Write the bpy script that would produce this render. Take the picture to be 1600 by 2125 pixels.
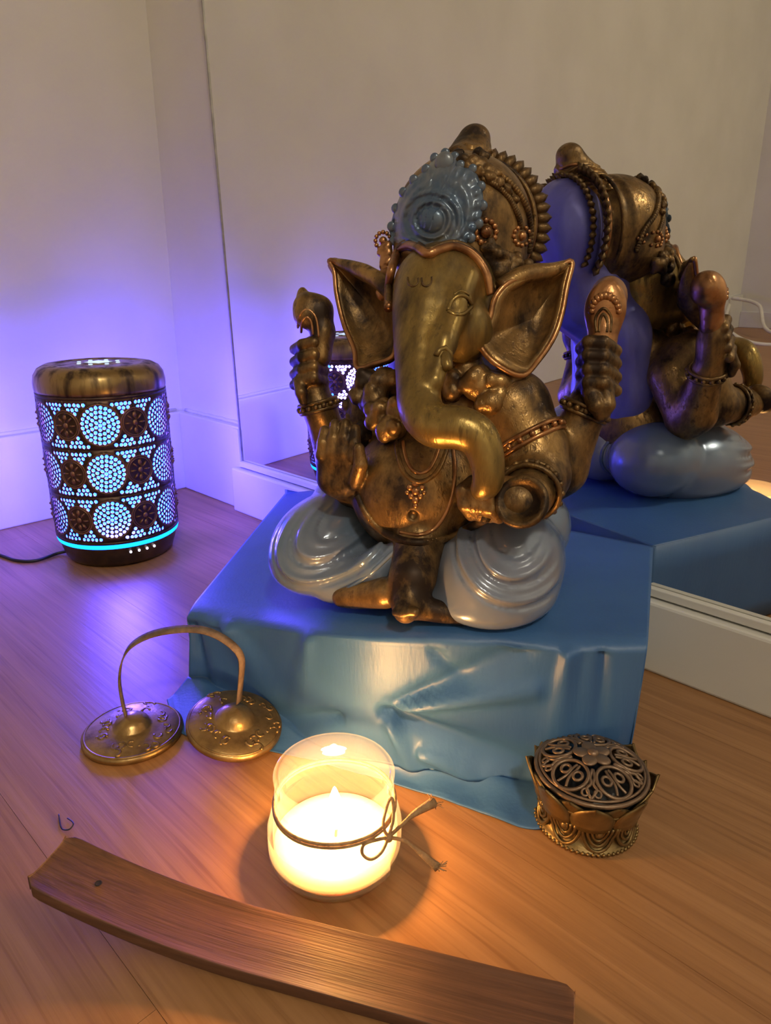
import bpy, bmesh, math, random
import numpy as np
from mathutils import Vector, Matrix
from mathutils.geometry import delaunay_2d_cdt

random.seed(7)
RNG = np.random.default_rng(7)
for o in list(bpy.data.objects):
    bpy.data.objects.remove(o)
scene = bpy.context.scene
COL = scene.collection

# ------------------------------------------------------------------ camera
FPX, PITCH, ROLL, CAMH = 1449.0, math.radians(18.708), math.radians(0.3), 0.32
_fw = np.array([0, math.cos(PITCH), -math.sin(PITCH)])
_rt = np.array([1.0, 0, 0])
_up = np.cross(_rt, _fw)
CR = _rt * math.cos(ROLL) + _up * math.sin(ROLL)
CU = _up * math.cos(ROLL) - _rt * math.sin(ROLL)
CC = np.array([0, 0, CAMH])
cam_d = bpy.data.cameras.new('camera')
cam_d.sensor_fit = 'HORIZONTAL'
cam_d.sensor_width = 36.0
cam_d.lens = 36.0 * FPX / 1600.0
cam_d.clip_start = 0.01
cam = bpy.data.objects.new('camera', cam_d)
COL.objects.link(cam)
cam.matrix_world = Matrix(((CR[0], CU[0], -_fw[0], CC[0]), (CR[1], CU[1], -_fw[1], CC[1]),
                           (CR[2], CU[2], -_fw[2], CC[2]), (0, 0, 0, 1)))
scene.camera = cam

# ------------------------------------------------------------------ world, exposure, big lights
scene.view_settings.view_transform = 'Standard'
scene.view_settings.look = 'None'
scene.view_settings.gamma = 1.0
scene.view_settings.use_curve_mapping = False
scene.view_settings.exposure = 0.4
scene.cycles.use_denoising = True
scene.cycles.sample_clamp_indirect = 4.0
scene.cycles.max_bounces = 6
scene.cycles.use_adaptive_sampling = True
scene.cycles.adaptive_threshold = 0.08
scene.cycles.adaptive_min_samples = 16
scene.cycles.transparent_max_bounces = 14
w = bpy.data.worlds.new('world')
scene.world = w
w.use_nodes = True
w.node_tree.nodes['Background'].inputs[0].default_value = (0.6, 0.52, 0.45, 1)
w.node_tree.nodes['Background'].inputs[1].default_value = 0.05

ROOM_LAMP_W = 22.0       # warm ceiling lamp behind the viewer
LAMP_BLUE_W = 60.0        # coloured lamp inside the diffuser
CANDLE_W = 2.7          # flame

# ------------------------------------------------------------------ geometry frames
ANG = math.radians(-43.91)
WM = np.array([math.cos(ANG), math.sin(ANG), 0])      # along the mirror wall, away from the corner
WL = np.array([math.sin(ANG), -math.cos(ANG), 0])     # along the other wall, away from the corner
WC = np.array([-0.3162, 1.0747, 0])                   # floor corner
ZZ = np.array([0, 0, 1.0])


def W(m, l, z=0.0):
    return WC + WM * m + WL * l + ZZ * z


def ray(px, py):
    return _fw + CR * (px - 800) / FPX - CU * (py - 1062.5) / FPX


def at(px, py, z=0.0):
    d = ray(px, py)
    return CC + d * ((z - CAMH) / d[2])


# ------------------------------------------------------------------ materials
def nodes_of(name):
    m = bpy.data.materials.new(name)
    m.use_nodes = True
    nt = m.node_tree
    return m, nt, nt.nodes, nt.links, nt.nodes['Principled BSDF']


def mat(name, col, rough=0.5, metal=0.0, col2=None, nscale=20.0, stretch=(1, 1, 1), lo=0.35, hi=0.65,
        bump=0.0, bscale=None, detail=5.0, sss=0.0, spec=0.5, emis=None, estr=0.0, coat=0.0, rough2=None, coords='Object'):
    m, nt, N, L, b = nodes_of(name)
    b.inputs['Base Color'].default_value = (*col, 1)
    b.inputs['Roughness'].default_value = rough
    b.inputs['Metallic'].default_value = metal
    b.inputs['Specular IOR Level'].default_value = spec
    b.inputs['Coat Weight'].default_value = coat
    b.inputs['Coat Roughness'].default_value = 0.15
    if sss:
        b.inputs['Subsurface Weight'].default_value = sss
        b.inputs['Subsurface Radius'].default_value = (0.02, 0.012, 0.006)
        b.inputs['Subsurface Scale'].default_value = 1.0
    if emis:
        b.inputs['Emission Color'].default_value = (*emis, 1)
        b.inputs['Emission Strength'].default_value = estr
    if col2 or bump:
        tc = N.new('ShaderNodeTexCoord')
        mp = N.new('ShaderNodeMapping')
        mp.inputs['Scale'].default_value = stretch
        L.new(tc.outputs[coords], mp.inputs['Vector'])
        nz = N.new('ShaderNodeTexNoise')
        nz.inputs['Scale'].default_value = nscale
        nz.inputs['Detail'].default_value = detail
        L.new(mp.outputs[0], nz.inputs['Vector'])
    if col2:
        rp = N.new('ShaderNodeValToRGB')
        rp.color_ramp.elements[0].position = lo
        rp.color_ramp.elements[1].position = hi
        rp.color_ramp.elements[0].color = (*col, 1)
        rp.color_ramp.elements[1].color = (*col2, 1)
        L.new(nz.outputs['Fac'], rp.inputs[0])
        L.new(rp.outputs[0], b.inputs['Base Color'])
        if rough2 is not None:
            mr = N.new('ShaderNodeMapRange')
            mr.inputs['From Min'].default_value = lo
            mr.inputs['From Max'].default_value = hi
            mr.inputs['To Min'].default_value = rough
            mr.inputs['To Max'].default_value = rough2
            L.new(nz.outputs['Fac'], mr.inputs['Value'])
            L.new(mr.outputs[0], b.inputs['Roughness'])
    if bump:
        n2 = N.new('ShaderNodeTexNoise')
        n2.inputs['Scale'].default_value = bscale or nscale * 4
        n2.inputs['Detail'].default_value = 4
        L.new(mp.outputs[0], n2.inputs['Vector'])
        bp = N.new('ShaderNodeBump')
        bp.inputs['Strength'].default_value = bump
        bp.inputs['Distance'].default_value = 0.001
        L.new(n2.outputs['Fac'], bp.inputs['Height'])
        L.new(bp.outputs[0], b.inputs['Normal'])
    return m


def emat(name, col, strength):
    m = bpy.data.materials.new(name)
    m.use_nodes = True
    nt = m.node_tree
    nt.nodes.clear()
    e = nt.nodes.new('ShaderNodeEmission')
    e.inputs[0].default_value = (*col, 1)
    e.inputs[1].default_value = strength
    o = nt.nodes.new('ShaderNodeOutputMaterial')
    nt.links.new(e.outputs[0], o.inputs[0])
    return m


def glassmat(name, tint=(1, 1, 1), rough=0.02, scatter=0.07):
    """thin clear glass: lets light straight through, Fresnel reflection on top"""
    m = bpy.data.materials.new(name)
    m.use_nodes = True
    nt = m.node_tree
    nt.nodes.clear()
    t = nt.nodes.new('ShaderNodeBsdfTransparent')
    t.inputs[0].default_value = (*tint, 1)
    g = nt.nodes.new('ShaderNodeBsdfGlossy')
    g.inputs['Roughness'].default_value = rough
    f = nt.nodes.new('ShaderNodeFresnel')
    f.inputs['IOR'].default_value = 1.45
    mx = nt.nodes.new('ShaderNodeMixShader')
    o = nt.nodes.new('ShaderNodeOutputMaterial')
    ge = nt.nodes.new('ShaderNodeNewGeometry')
    sb = nt.nodes.new('ShaderNodeMath')
    sb.operation = 'SUBTRACT'
    sb.inputs[0].default_value = 1.0
    nt.links.new(ge.outputs['Backfacing'], sb.inputs[1])
    ml = nt.nodes.new('ShaderNodeMath')
    ml.operation = 'MULTIPLY'
    nt.links.new(f.outputs[0], ml.inputs[0])
    nt.links.new(sb.outputs[0], ml.inputs[1])
    nt.links.new(ml.outputs[0], mx.inputs[0])
    nt.links.new(t.outputs[0], mx.inputs[1])
    nt.links.new(g.outputs[0], mx.inputs[2])
    # a little milky scatter, added so the glass brightens round the flame
    tl = nt.nodes.new('ShaderNodeBsdfTranslucent')
    tl.inputs[0].default_value = (1, 0.97, 0.9, 1)
    df = nt.nodes.new('ShaderNodeBsdfDiffuse')
    df.inputs[0].default_value = (1, 0.97, 0.9, 1)
    m1 = nt.nodes.new('ShaderNodeMixShader')
    m1.inputs[0].default_value = 0.4
    nt.links.new(tl.outputs[0], m1.inputs[1])
    nt.links.new(df.outputs[0], m1.inputs[2])
    m2 = nt.nodes.new('ShaderNodeMixShader')
    m2.inputs[0].default_value = scatter
    nt.links.new(mx.outputs[0], m2.inputs[1])
    nt.links.new(m1.outputs[0], m2.inputs[2])
    nt.links.new(m2.outputs[0], o.inputs[0])
    return m


def sleevemat(name, col, strength, alpha):
    """frosted glowing sleeve: gives off light and lets the lamp behind it through"""
    m = bpy.data.materials.new(name)
    m.use_nodes = True
    nt = m.node_tree
    nt.nodes.clear()
    t = nt.nodes.new('ShaderNodeBsdfTransparent')
    e = nt.nodes.new('ShaderNodeEmission')
    e.inputs[0].default_value = (*col, 1)
    e.inputs[1].default_value = strength
    mx = nt.nodes.new('ShaderNodeMixShader')
    mx.inputs[0].default_value = alpha
    o = nt.nodes.new('ShaderNodeOutputMaterial')
    nt.links.new(t.outputs[0], mx.inputs[1])
    nt.links.new(e.outputs[0], mx.inputs[2])
    nt.links.new(mx.outputs[0], o.inputs[0])
    return m


def woodmat(name, c1, c2, c3, rot, rough=0.42, scale=1.0, bump=0.25):
    m, nt, N, L, b = nodes_of(name)
    tc = N.new('ShaderNodeTexCoord')
    mp = N.new('ShaderNodeMapping')
    mp.inputs['Rotation'].default_value = (0, 0, rot)
    L.new(tc.outputs['Object'], mp.inputs['Vector'])
    m2 = N.new('ShaderNodeMapping')
    m2.inputs['Scale'].default_value = (2.2 * scale, 60 * scale, 30 * scale)
    L.new(mp.outputs[0], m2.inputs['Vector'])
    n1 = N.new('ShaderNodeTexNoise')
    n1.inputs['Scale'].default_value = 1.6
    n1.inputs['Detail'].default_value = 7
    n1.inputs['Roughness'].default_value = 0.62
    n1.inputs['Distortion'].default_value = 0.8
    L.new(m2.outputs[0], n1.inputs['Vector'])
    r1 = N.new('ShaderNodeValToRGB')
    e = r1.color_ramp.elements
    e[0].position, e[1].position = 0.30, 0.72
    e[0].color, e[1].color = (*c1, 1), (*c3, 1)
    k = e.new(0.5)
    k.color = (*c2, 1)
    L.new(n1.outputs['Fac'], r1.inputs[0])
    m3 = N.new('ShaderNodeMapping')
    m3.inputs['Scale'].default_value = (9 * scale, 330 * scale, 60 * scale)
    L.new(mp.outputs[0], m3.inputs['Vector'])
    n2 = N.new('ShaderNodeTexNoise')
    n2.inputs['Scale'].default_value = 1.0
    n2.inputs['Detail'].default_value = 3
    L.new(m3.outputs[0], n2.inputs['Vector'])
    r2 = N.new('ShaderNodeValToRGB')
    r2.color_ramp.elements[0].position, r2.color_ramp.elements[1].position = 0.32, 0.46
    r2.color_ramp.elements[0].color = (0.74, 0.68, 0.63, 1)
    r2.color_ramp.elements[1].color = (1, 1, 1, 1)
    L.new(n2.outputs['Fac'], r2.inputs[0])
    mx = N.new('ShaderNodeMix')
    mx.data_type = 'RGBA'
    mx.blend_type = 'MULTIPLY'
    mx.inputs['Factor'].default_value = 0.75
    L.new(r1.outputs[0], mx.inputs['A'])
    L.new(r2.outputs[0], mx.inputs['B'])
    L.new(mx.outputs['Result'], b.inputs['Base Color'])
    b.inputs['Roughness'].default_value = rough
    bp = N.new('ShaderNodeBump')
    bp.inputs['Strength'].default_value = bump
    bp.inputs['Distance'].default_value = 0.0006
    L.new(n2.outputs['Fac'], bp.inputs['Height'])
    L.new(bp.outputs[0], b.inputs['Normal'])
    return m


def patina(name, gold, dark, metal, rough, p0, p1, stretch, bump=0.45):
    m, nt, N, L, b = nodes_of(name)
    tc = N.new('ShaderNodeTexCoord')
    mp = N.new('ShaderNodeMapping')
    mp.inputs['Scale'].default_value = stretch
    L.new(tc.outputs['Object'], mp.inputs['Vector'])
    facs = []
    for sc, dt, a, c in ((34, 6, p0, p1), (210, 3, 0.46, 0.70)):
        nz = N.new('ShaderNodeTexNoise')
        nz.inputs['Scale'].default_value = sc
        nz.inputs['Detail'].default_value = dt
        nz.inputs['Roughness'].default_value = 0.65
        L.new(mp.outputs[0], nz.inputs['Vector'])
        mr = N.new('ShaderNodeMapRange')
        mr.inputs['From Min'].default_value = a
        mr.inputs['From Max'].default_value = c
        L.new(nz.outputs['Fac'], mr.inputs['Value'])
        facs.append((nz, mr))
    half = N.new('ShaderNodeMath')
    half.operation = 'MULTIPLY'
    half.inputs[1].default_value = 0.75
    L.new(facs[1][1].outputs[0], half.inputs[0])
    mxm = N.new('ShaderNodeMath')
    mxm.operation = 'MAXIMUM'
    L.new(facs[0][1].outputs[0], mxm.inputs[0])
    L.new(half.outputs[0], mxm.inputs[1])
    mix = N.new('ShaderNodeMix')
    mix.data_type = 'RGBA'
    mix.inputs['A'].default_value = (*gold, 1)
    mix.inputs['B'].default_value = (*dark, 1)
    L.new(mxm.outputs[0], mix.inputs['Factor'])
    L.new(mix.outputs['Result'], b.inputs['Base Color'])
    rr = N.new('ShaderNodeMapRange')
    rr.inputs['To Min'].default_value = rough
    rr.inputs['To Max'].default_value = rough + 0.2
    L.new(mxm.outputs[0], rr.inputs['Value'])
    L.new(rr.outputs[0], b.inputs['Roughness'])
    b.inputs['Metallic'].default_value = metal
    bp = N.new('ShaderNodeBump')
    bp.inputs['Strength'].default_value = bump
    bp.inputs['Distance'].default_value = 0.0012
    bp.invert = True
    L.new(mxm.outputs[0], bp.inputs['Height'])
    L.new(bp.outputs[0], b.inputs['Normal'])
    return m


M = {}
M['wall'] = mat('wall_paint', (0.70, 0.675, 0.61), 0.75, col2=(0.75, 0.725, 0.66), nscale=6, bump=0.12, bscale=60)
M['white'] = mat('white_gloss_paint', (0.66, 0.64, 0.60), 0.45, col2=(0.71, 0.69, 0.65), nscale=9, bump=0.08, bscale=70)
M['ceil'] = mat('ceiling_paint', (0.8, 0.76, 0.7), 0.85, col2=(0.82, 0.78, 0.73), nscale=5)
M['floor'] = woodmat('oak_laminate', (0.27, 0.125, 0.048), (0.34, 0.165, 0.066), (0.41, 0.21, 0.09), ANG * -1, 0.40)
M['subfloor'] = mat('plank_joint_dark', (0.05, 0.03, 0.02), 0.8, col2=(0.08, 0.05, 0.03), nscale=20)
M['holder'] = woodmat('mango_wood', (0.070, 0.030, 0.018), (0.115, 0.050, 0.027), (0.165, 0.074, 0.04), 0.0, 0.55, 3.0, 0.5)
M['gold'] = patina('antique_gold', (0.40, 0.235, 0.085), (0.040, 0.025, 0.018), 0.7, 0.29, 0.37, 0.62, (1, 1, 0.6), 0.35)
M['goldface'] = patina('antique_gold_face', (0.39, 0.26, 0.078), (0.075, 0.05, 0.026), 0.72, 0.26, 0.38, 0.70, (1.5, 1, 0.3), 0.14)
M['golddark'] = patina('antique_gold_dark', (0.30, 0.175, 0.065), (0.035, 0.022, 0.015), 0.7, 0.34, 0.34, 0.58, (1, 1, 1))
M['copper'] = mat('copper_gold_trim', (0.50, 0.25, 0.11), 0.3, 0.85, col2=(0.17, 0.08, 0.04), nscale=70, lo=0.45, hi=0.7, bump=0.3)
M['pearl'] = mat('pearl_blue_paint', (0.15, 0.22, 0.34), 0.25, 0.25, col2=(0.25, 0.275, 0.36), nscale=14, lo=0.35, hi=0.65, coat=0.5, bump=0.08, bscale=90)
M['bluegrey'] = mat('blue_grey_paint', (0.075, 0.125, 0.21), 0.30, 0.3, col2=(0.19, 0.205, 0.235), nscale=40, lo=0.42, hi=0.66, coat=0.3, bump=0.25, bscale=150)
M['hairblue'] = mat('hair_paint_lamp_blue', (0.20, 0.20, 0.62), 0.34, 0.15, col2=(0.13, 0.13, 0.44), nscale=40, stretch=(1, 1, 0.4), bump=0.2, bscale=150)  # blue paint, strengthened to stand in for the diffuser's blue light on it
M['mirror'] = mat('mirror_silver', (0.86, 0.86, 0.84), 0.012, 1.0)
M['mirroredge'] = mat('mirror_edge_metal', (0.35, 0.34, 0.33), 0.35, 0.8, col2=(0.5, 0.48, 0.45), nscale=60)
M['cloth'] = mat('blue_cloth', (0.043, 0.128, 0.33), 0.46, 0.0, col2=(0.052, 0.148, 0.36), nscale=30, stretch=(1, 1, 0.2), bump=0.18, bscale=420, spec=0.6)
M['card'] = mat('cardboard', (0.35, 0.25, 0.15), 0.85, col2=(0.4, 0.3, 0.19), nscale=30)
M['brass'] = mat('aged_brass', (0.42, 0.27, 0.11), 0.32, 0.85, col2=(0.20, 0.125, 0.055), nscale=90, lo=0.4, hi=0.7, bump=0.2, rough2=0.45)
M['brasscap'] = mat('brushed_antique_brass', (0.36, 0.24, 0.10), 0.30, 0.85, col2=(0.07, 0.045, 0.03), nscale=26, stretch=(3.2, 3.2, 0.55), lo=0.46, hi=0.66, rough2=0.5)
M['bronze'] = mat('dark_bronze_shell', (0.11, 0.062, 0.045), 0.4, 0.75, col2=(0.05, 0.03, 0.025), nscale=60)
M['medal'] = mat('bronze_medallion', (0.36, 0.19, 0.12), 0.36, 0.7, col2=(0.20, 0.10, 0.065), nscale=90)
M['bronzebase'] = mat('dark_bronze_base', (0.12, 0.07, 0.04), 0.35, 0.6, col2=(0.05, 0.032, 0.022), nscale=45)
M['burner'] = mat('bronze_burner', (0.34, 0.235, 0.10), 0.36, 0.9, col2=(0.19, 0.125, 0.055), nscale=70, bump=0.2, rough2=0.5)
M['burnerlid'] = mat('bronze_burner_lid', (0.30, 0.20, 0.135), 0.42, 0.7, col2=(0.19, 0.125, 0.085), nscale=80, bump=0.2)
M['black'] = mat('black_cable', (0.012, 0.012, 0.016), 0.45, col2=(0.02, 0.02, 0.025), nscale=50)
M['whitecable'] = mat('white_cable', (0.72, 0.68, 0.60), 0.5, col2=(0.78, 0.74, 0.66), nscale=50)
M['leather'] = mat('leather_strap', (0.24, 0.16, 0.11), 0.7, col2=(0.14, 0.09, 0.06), nscale=120, bump=0.6, bscale=500)
M['glass'] = glassmat('jar_glass', (0.97, 0.97, 0.95))
M['wax'] = mat('cream_wax', (0.80, 0.64, 0.38), 0.45, col2=(0.84, 0.69, 0.43), nscale=20, sss=0.9)
M['label'] = mat('paper_label', (0.72, 0.52, 0.30), 0.6, col2=(0.78, 0.58, 0.35), nscale=30)
M['twine'] = mat('jute_twine', (0.46, 0.28, 0.14), 0.85, col2=(0.3, 0.17, 0.08), nscale=200, bump=0.8, bscale=700)
M['wick'] = mat('burnt_wick', (0.02, 0.015, 0.012), 0.9, col2=(0.04, 0.03, 0.02), nscale=100)
M['flame'] = emat('flame', (1.0, 0.72, 0.34), 60.0)
M['sleeve'] = sleevemat('glowing_sleeve', (0.012, 0.058, 1.0), 17.0, 0.90)
M['ring'] = emat('light_ring', (0.004, 0.16, 1.0), 4.5)
M['led'] = emat('led_dots', (0.75, 0.75, 1.0), 2.5)
M['lampglow'] = emat('ceiling_lamp_glow', (1.0, 0.83, 0.55), 4.0)


# ------------------------------------------------------------------ object helpers
def tag(o, label=None, cat=None, group=None, kind=None):
    if label:
        o['label'] = label
    if cat:
        o['category'] = cat
    if group:
        o['group'] = group
    if kind:
        o['kind'] = kind
    return o


def empty(name, loc=(0, 0, 0), rz=0.0):
    o = bpy.data.objects.new(name, None)
    o.location = loc
    o.rotation_euler = (0, 0, rz)
    o.empty_display_size = 0.02
    COL.objects.link(o)
    return o


def mesh_obj(name, verts, faces, material, parent=None, smooth=True):
    me = bpy.data.meshes.new(name)
    me.from_pydata([tuple(map(float, v)) for v in verts], [], [tuple(int(i) for i in f) for f in faces])
    me.validate(clean_customdata=False)
    me.materials.append(material)
    if smooth:
        me.polygons.foreach_set('use_smooth', [True] * len(me.polygons))
    me.update()
    o = bpy.data.objects.new(name, me)
    COL.objects.link(o)
    if parent is not None:
        o.parent = parent
    return o


def quads_obj(name, V, F, material, parent=None):
    """fast path for large numpy meshes"""
    me = bpy.data.meshes.new(name)
    me.vertices.add(len(V))
    me.vertices.foreach_set('co', np.asarray(V, np.float32).ravel())
    me.loops.add(len(F) * 4)
    me.loops.foreach_set('vertex_index', np.asarray(F, np.int32).ravel())
    me.polygons.add(len(F))
    me.polygons.foreach_set('loop_start', np.arange(len(F), dtype=np.int32) * 4)
    me.polygons.foreach_set('use_smooth', np.ones(len(F), bool))
    me.update(calc_edges=True)
    me.validate()
    me.materials.append(material)
    o = bpy.data.objects.new(name, me)
    COL.objects.link(o)
    if parent is not None:
        o.parent = parent
    return o


class MB:
    """collects shapes into one mesh"""
    def __init__(s):
        s.v, s.f = [], []

    def add(s, v, f):
        k = len(s.v)
        s.v += [tuple(map(float, p)) for p in v]
        s.f += [tuple(int(i) + k for i in q) for q in f]
        return s

    def box(s, o, ax, ay, az):
        o, ax, ay, az = (np.asarray(q, float) for q in (o, ax, ay, az))
        v = [o, o + ax, o + ax + ay, o + ay, o + az, o + ax + az, o + ax + ay + az, o + ay + az]
        return s.add(v, [(0, 3, 2, 1), (4, 5, 6, 7), (0, 1, 5, 4), (1, 2, 6, 5), (2, 3, 7, 6), (3, 0, 4, 7)])

    def lathe(s, prof, n=64, c=(0, 0, 0), close=False):
        v, f = [], []
        m = len(prof)
        for i in range(n):
            a = 2 * math.pi * i / n
            for (r, z) in prof:
                v.append((c[0] + r * math.cos(a), c[1] + r * math.sin(a), c[2] + z))
        for i in range(n):
            j = (i + 1) % n
            for k in range(m if close else m - 1):
                k2 = (k + 1) % m
                f.append((i * m + k, j * m + k, j * m + k2, i * m + k2))
        return s.add(v, f)

    def tube(s, pts, r, n=8, closed=False, flat=1.0):
        P = [np.asarray(p, float) for p in pts]
        m = len(P)
        rr = r if hasattr(r, '__len__') else [r] * m
        v, f = [], []
        prev = None
        for i in range(m):
            if closed:
                t = P[(i + 1) % m] - P[i - 1]
            else:
                t = P[min(i + 1, m - 1)] - P[max(i - 1, 0)]
            t = t / (np.linalg.norm(t) + 1e-12)
            if prev is None:
                ref = np.array([0, 0, 1.0]) if abs(t[2]) < 0.9 else np.array([1.0, 0, 0])
                u = np.cross(t, ref)
            else:
                u = prev - t * (prev @ t)
            u = u / (np.linalg.norm(u) + 1e-12)
            prev = u
            b = np.cross(t, u)
            for k in range(n):
                a = 2 * math.pi * k / n
                v.append(P[i] + rr[i] * (u * math.cos(a) + b * math.sin(a) * flat))
        for i in range(m if closed else m - 1):
            j = (i + 1) % m
            for k in range(n):
                k2 = (k + 1) % n
                f.append((i * n + k, i * n + k2, j * n + k2, j * n + k))
        if not closed:
            f.append(tuple(range(n))[::-1])
            f.append(tuple((m - 1) * n + k for k in range(n)))
        return s.add(v, f)

    def ball(s, c, r, nu=12, nv=8, M3=None):
        r = np.asarray(r if hasattr(r, '__len__') else (r, r, r), float)
        c = np.asarray(c, float)
        v, f = [], []
        v.append(c + (M3 @ (r * [0, 0, 1]) if M3 is not None else r * [0, 0, 1]))
        for j in range(1, nv):
            t = math.pi * j / nv
            for i in range(nu):
                a = 2 * math.pi * i / nu
                q = r * [math.sin(t) * math.cos(a), math.sin(t) * math.sin(a), math.cos(t)]
                v.append(c + (M3 @ q if M3 is not None else q))
        q = r * [0, 0, -1]
        v.append(c + (M3 @ q if M3 is not None else q))
        for i in range(nu):
            f.append((0, 1 + i, 1 + (i + 1) % nu))
        for j in range(nv - 2):
            for i in range(nu):
                a, b2 = 1 + j * nu + i, 1 + j * nu + (i + 1) % nu
                f.append((a, a + nu, b2 + nu, b2))
        last = len(v) - 1
        k = 1 + (nv - 2) * nu
        for i in range(nu):
            f.append((last, k + (i + 1) % nu, k + i))
        return s.add(v, f)

    def build(s, name, material, parent=None, smooth=True):
        return mesh_obj(name, s.v, s.f, material, parent, smooth)


def bevel(o, wdt, seg=2):
    b = o.modifiers.new('bevel', 'BEVEL')
    b.width = wdt
    b.segments = seg
    b.limit_method = 'ANGLE'
    return o


def solid(o, t, off=0.0):
    b = o.modifiers.new('solid', 'SOLIDIFY')
    b.thickness = t
    b.offset = off
    return o


def copy_obj(o, parent):
    c = o.copy()
    COL.objects.link(c)
    c.parent = parent
    return c


def spline(pts, n=8, closed=False):
    P = [np.asarray(p, float) for p in pts]
    m = len(P)
    out = []
    for i in range(m if closed else m - 1):
        if closed:
            p0, p1, p2, p3 = P[i - 1], P[i], P[(i + 1) % m], P[(i + 2) % m]
        else:
            p0, p1, p2, p3 = P[max(i - 1, 0)], P[i], P[i + 1], P[min(i + 2, m - 1)]
        for k in range(n):
            t = k / n
            out.append(0.5 * ((2 * p1) + (p2 - p0) * t + (2 * p0 - 5 * p1 + 4 * p2 - p3) * t * t + (3 * p1 - p0 - 3 * p2 + p3) * t ** 3))
    if not closed:
        out.append(P[-1])
    return out


# ------------------------------------------------------------------ the setting
ROOM_M, ROOM_L, ROOM_H = 3.2, 2.45, 2.4
TH = 0.05
# floor: sub-floor with separate laminate planks on it, boards running along the mirror wall
fb = MB().box(W(-TH, -TH, -0.03), WM * (ROOM_M + 2 * TH), WL * (ROOM_L + 2 * TH), ZZ * 0.022)
floor = tag(fb.build('floor', M['subfloor'], smooth=False), kind='structure')
PW, PL, GAP = 0.192, 1.285, 0.00012
row = 0
l0 = -0.115
plank_meshes = {}
while l0 < ROOM_L:
    la, lb = max(l0, 0.0), min(l0 + PW, ROOM_L)
    m0 = -((row * 0.47) % 1.0) * PL - 0.02
    while m0 < ROOM_M:
        ma, mb = max(m0, 0.0), min(m0 + PL, ROOM_M)
        if mb - ma > 0.02 and lb - la > 0.005:
            p = MB().box(W(ma + GAP, la + GAP, -0.008), WM * (mb - ma - 2 * GAP), WL * (lb - la - 2 * GAP), ZZ * 0.008)
            o = p.build('plank', M['floor'], floor, smooth=False)
        m0 += PL
    l0 += PW
    row += 1

def slab(name, o, a, b, c, m, kind='structure'):
    return tag(MB().box(o, a, b, c).build(name, m, smooth=False), kind=kind)

slab('wall_left', W(-TH, -TH), WM * TH, WL * (ROOM_L + 2 * TH), ZZ * ROOM_H, M['wall'])
slab('wall_mirror_side', W(0, -TH), WM * ROOM_M, WL * TH, ZZ * ROOM_H, M['wall'])
slab('wall_back', W(0, ROOM_L), WM * ROOM_M, WL * TH, ZZ * ROOM_H, M['wall'])
slab('wall_right', W(ROOM_M, -TH), WM * TH, WL * (ROOM_L + 2 * TH), ZZ * ROOM_H, M['wall'])
slab('ceiling', W(-TH, -TH, ROOM_H), WM * (ROOM_M + 2 * TH), WL * (ROOM_L + 2 * TH), ZZ * TH, M['ceil'])
bevel(slab('baseboard_left', W(0, 0), WM * 0.011, WL * ROOM_L, ZZ * 0.121, M['white']), 0.002)
bevel(slab('baseboard_mirror_side', W(0.011, 0), WM * 0.156, WL * 0.012, ZZ * 0.121, M['white']), 0.002)
bevel(slab('baseboard_back', W(0.011, ROOM_L - 0.012), WM * (ROOM_M - 0.011), WL * 0.012, ZZ * 0.06, M['white']), 0.002)
# boxed-in ledge that carries the mirror
bevel(slab('trim_1', W(0.158, 0), WM * (ROOM_M - 0.158), WL * 0.022, ZZ * 0.0635, M['white']), 0.0025)
# caulk-like bead along the top of the baseboards
for nm, a, d, n_ in (('trim_2', W(0.0, 0.011, 0.1225), WL * (ROOM_L - 0.02), 40), ('trim_3', W(0.012, 0.0, 0.1225), WM * 0.155, 14)):
    pts = [a + d * i / n_ + ZZ * 0.0006 * math.sin(i * 2.3) for i in range(n_ + 1)]
    tag(MB().tube(pts, 0.0032, 8).build(nm, M['white']), kind='structure')

# mirror leaning very slightly forward on the ledge
TILT = math.radians(1.6)
mir = empty('wall_mirror', tuple(W(0.169, 0.0085, 0.066)))
mir.rotation_euler = (TILT, 0, ANG)      # local x along the wall, local -y into the room
MWID, MHGT = ROOM_M - 0.22, 1.95
tag(mir, 'large frameless wall mirror standing on the white ledge behind the statue', 'mirror')
MB().box((0, 0, 0), (MWID, 0, 0), (0, 0.004, 0), (0, 0, MHGT)).build('mirror_glass', M['mirror'], mir, smooth=False)
MB().box((-0.0022, -0.0012, -0.0005), (0.0022, 0, 0), (0, 0.0052, 0), (0, 0, MHGT)).build('edge_strip', M['mirroredge'], mir, smooth=False)
mb_ = MB().box((0.0, -0.0065, -0.0005), (MWID, 0, 0), (0, 0.006, 0), (0, 0, 0.0075))
bevel(mb_.build('bottom_channel', M['white'], mir, smooth=False), 0.001)
clip = MB().box((-0.012, -0.0045, 0.0), (0.011, 0, 0), (0, 0.004, 0), (0, 0, 0.052))
bevel(clip.build('corner_clip', M['white'], mir, smooth=False), 0.001)

# ceiling lamp (behind and above the viewer)
LP = W(2.3, 1.35, ROOM_H)
lamp = tag(empty('ceiling_lamp', tuple(LP)), 'round warm ceiling lamp out of view above the floor', 'lamp')
MB().lathe([(0.0, 0.0), (0.15, 0.0), (0.15, -0.02), (0.135, -0.025)], 48).build('rim', M['white'], lamp)
MB().lathe([(0.135, -0.024), (0.12, -0.05), (0.07, -0.07), (0.0, -0.076)], 48).build('lamp_shade', M['lampglow'], lamp)
ld = bpy.data.lights.new('ceiling_lamp_light', 'AREA')
ld.shape = 'DISK'
ld.size = 0.28
ld.energy = ROOM_LAMP_W
ld.color = (1.0, 0.91, 0.68)
lo_ = bpy.data.objects.new('ceiling_lamp_light', ld)
lo_.location = (0, 0, -0.085)
lo_.parent = lamp
COL.objects.link(lo_)

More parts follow.
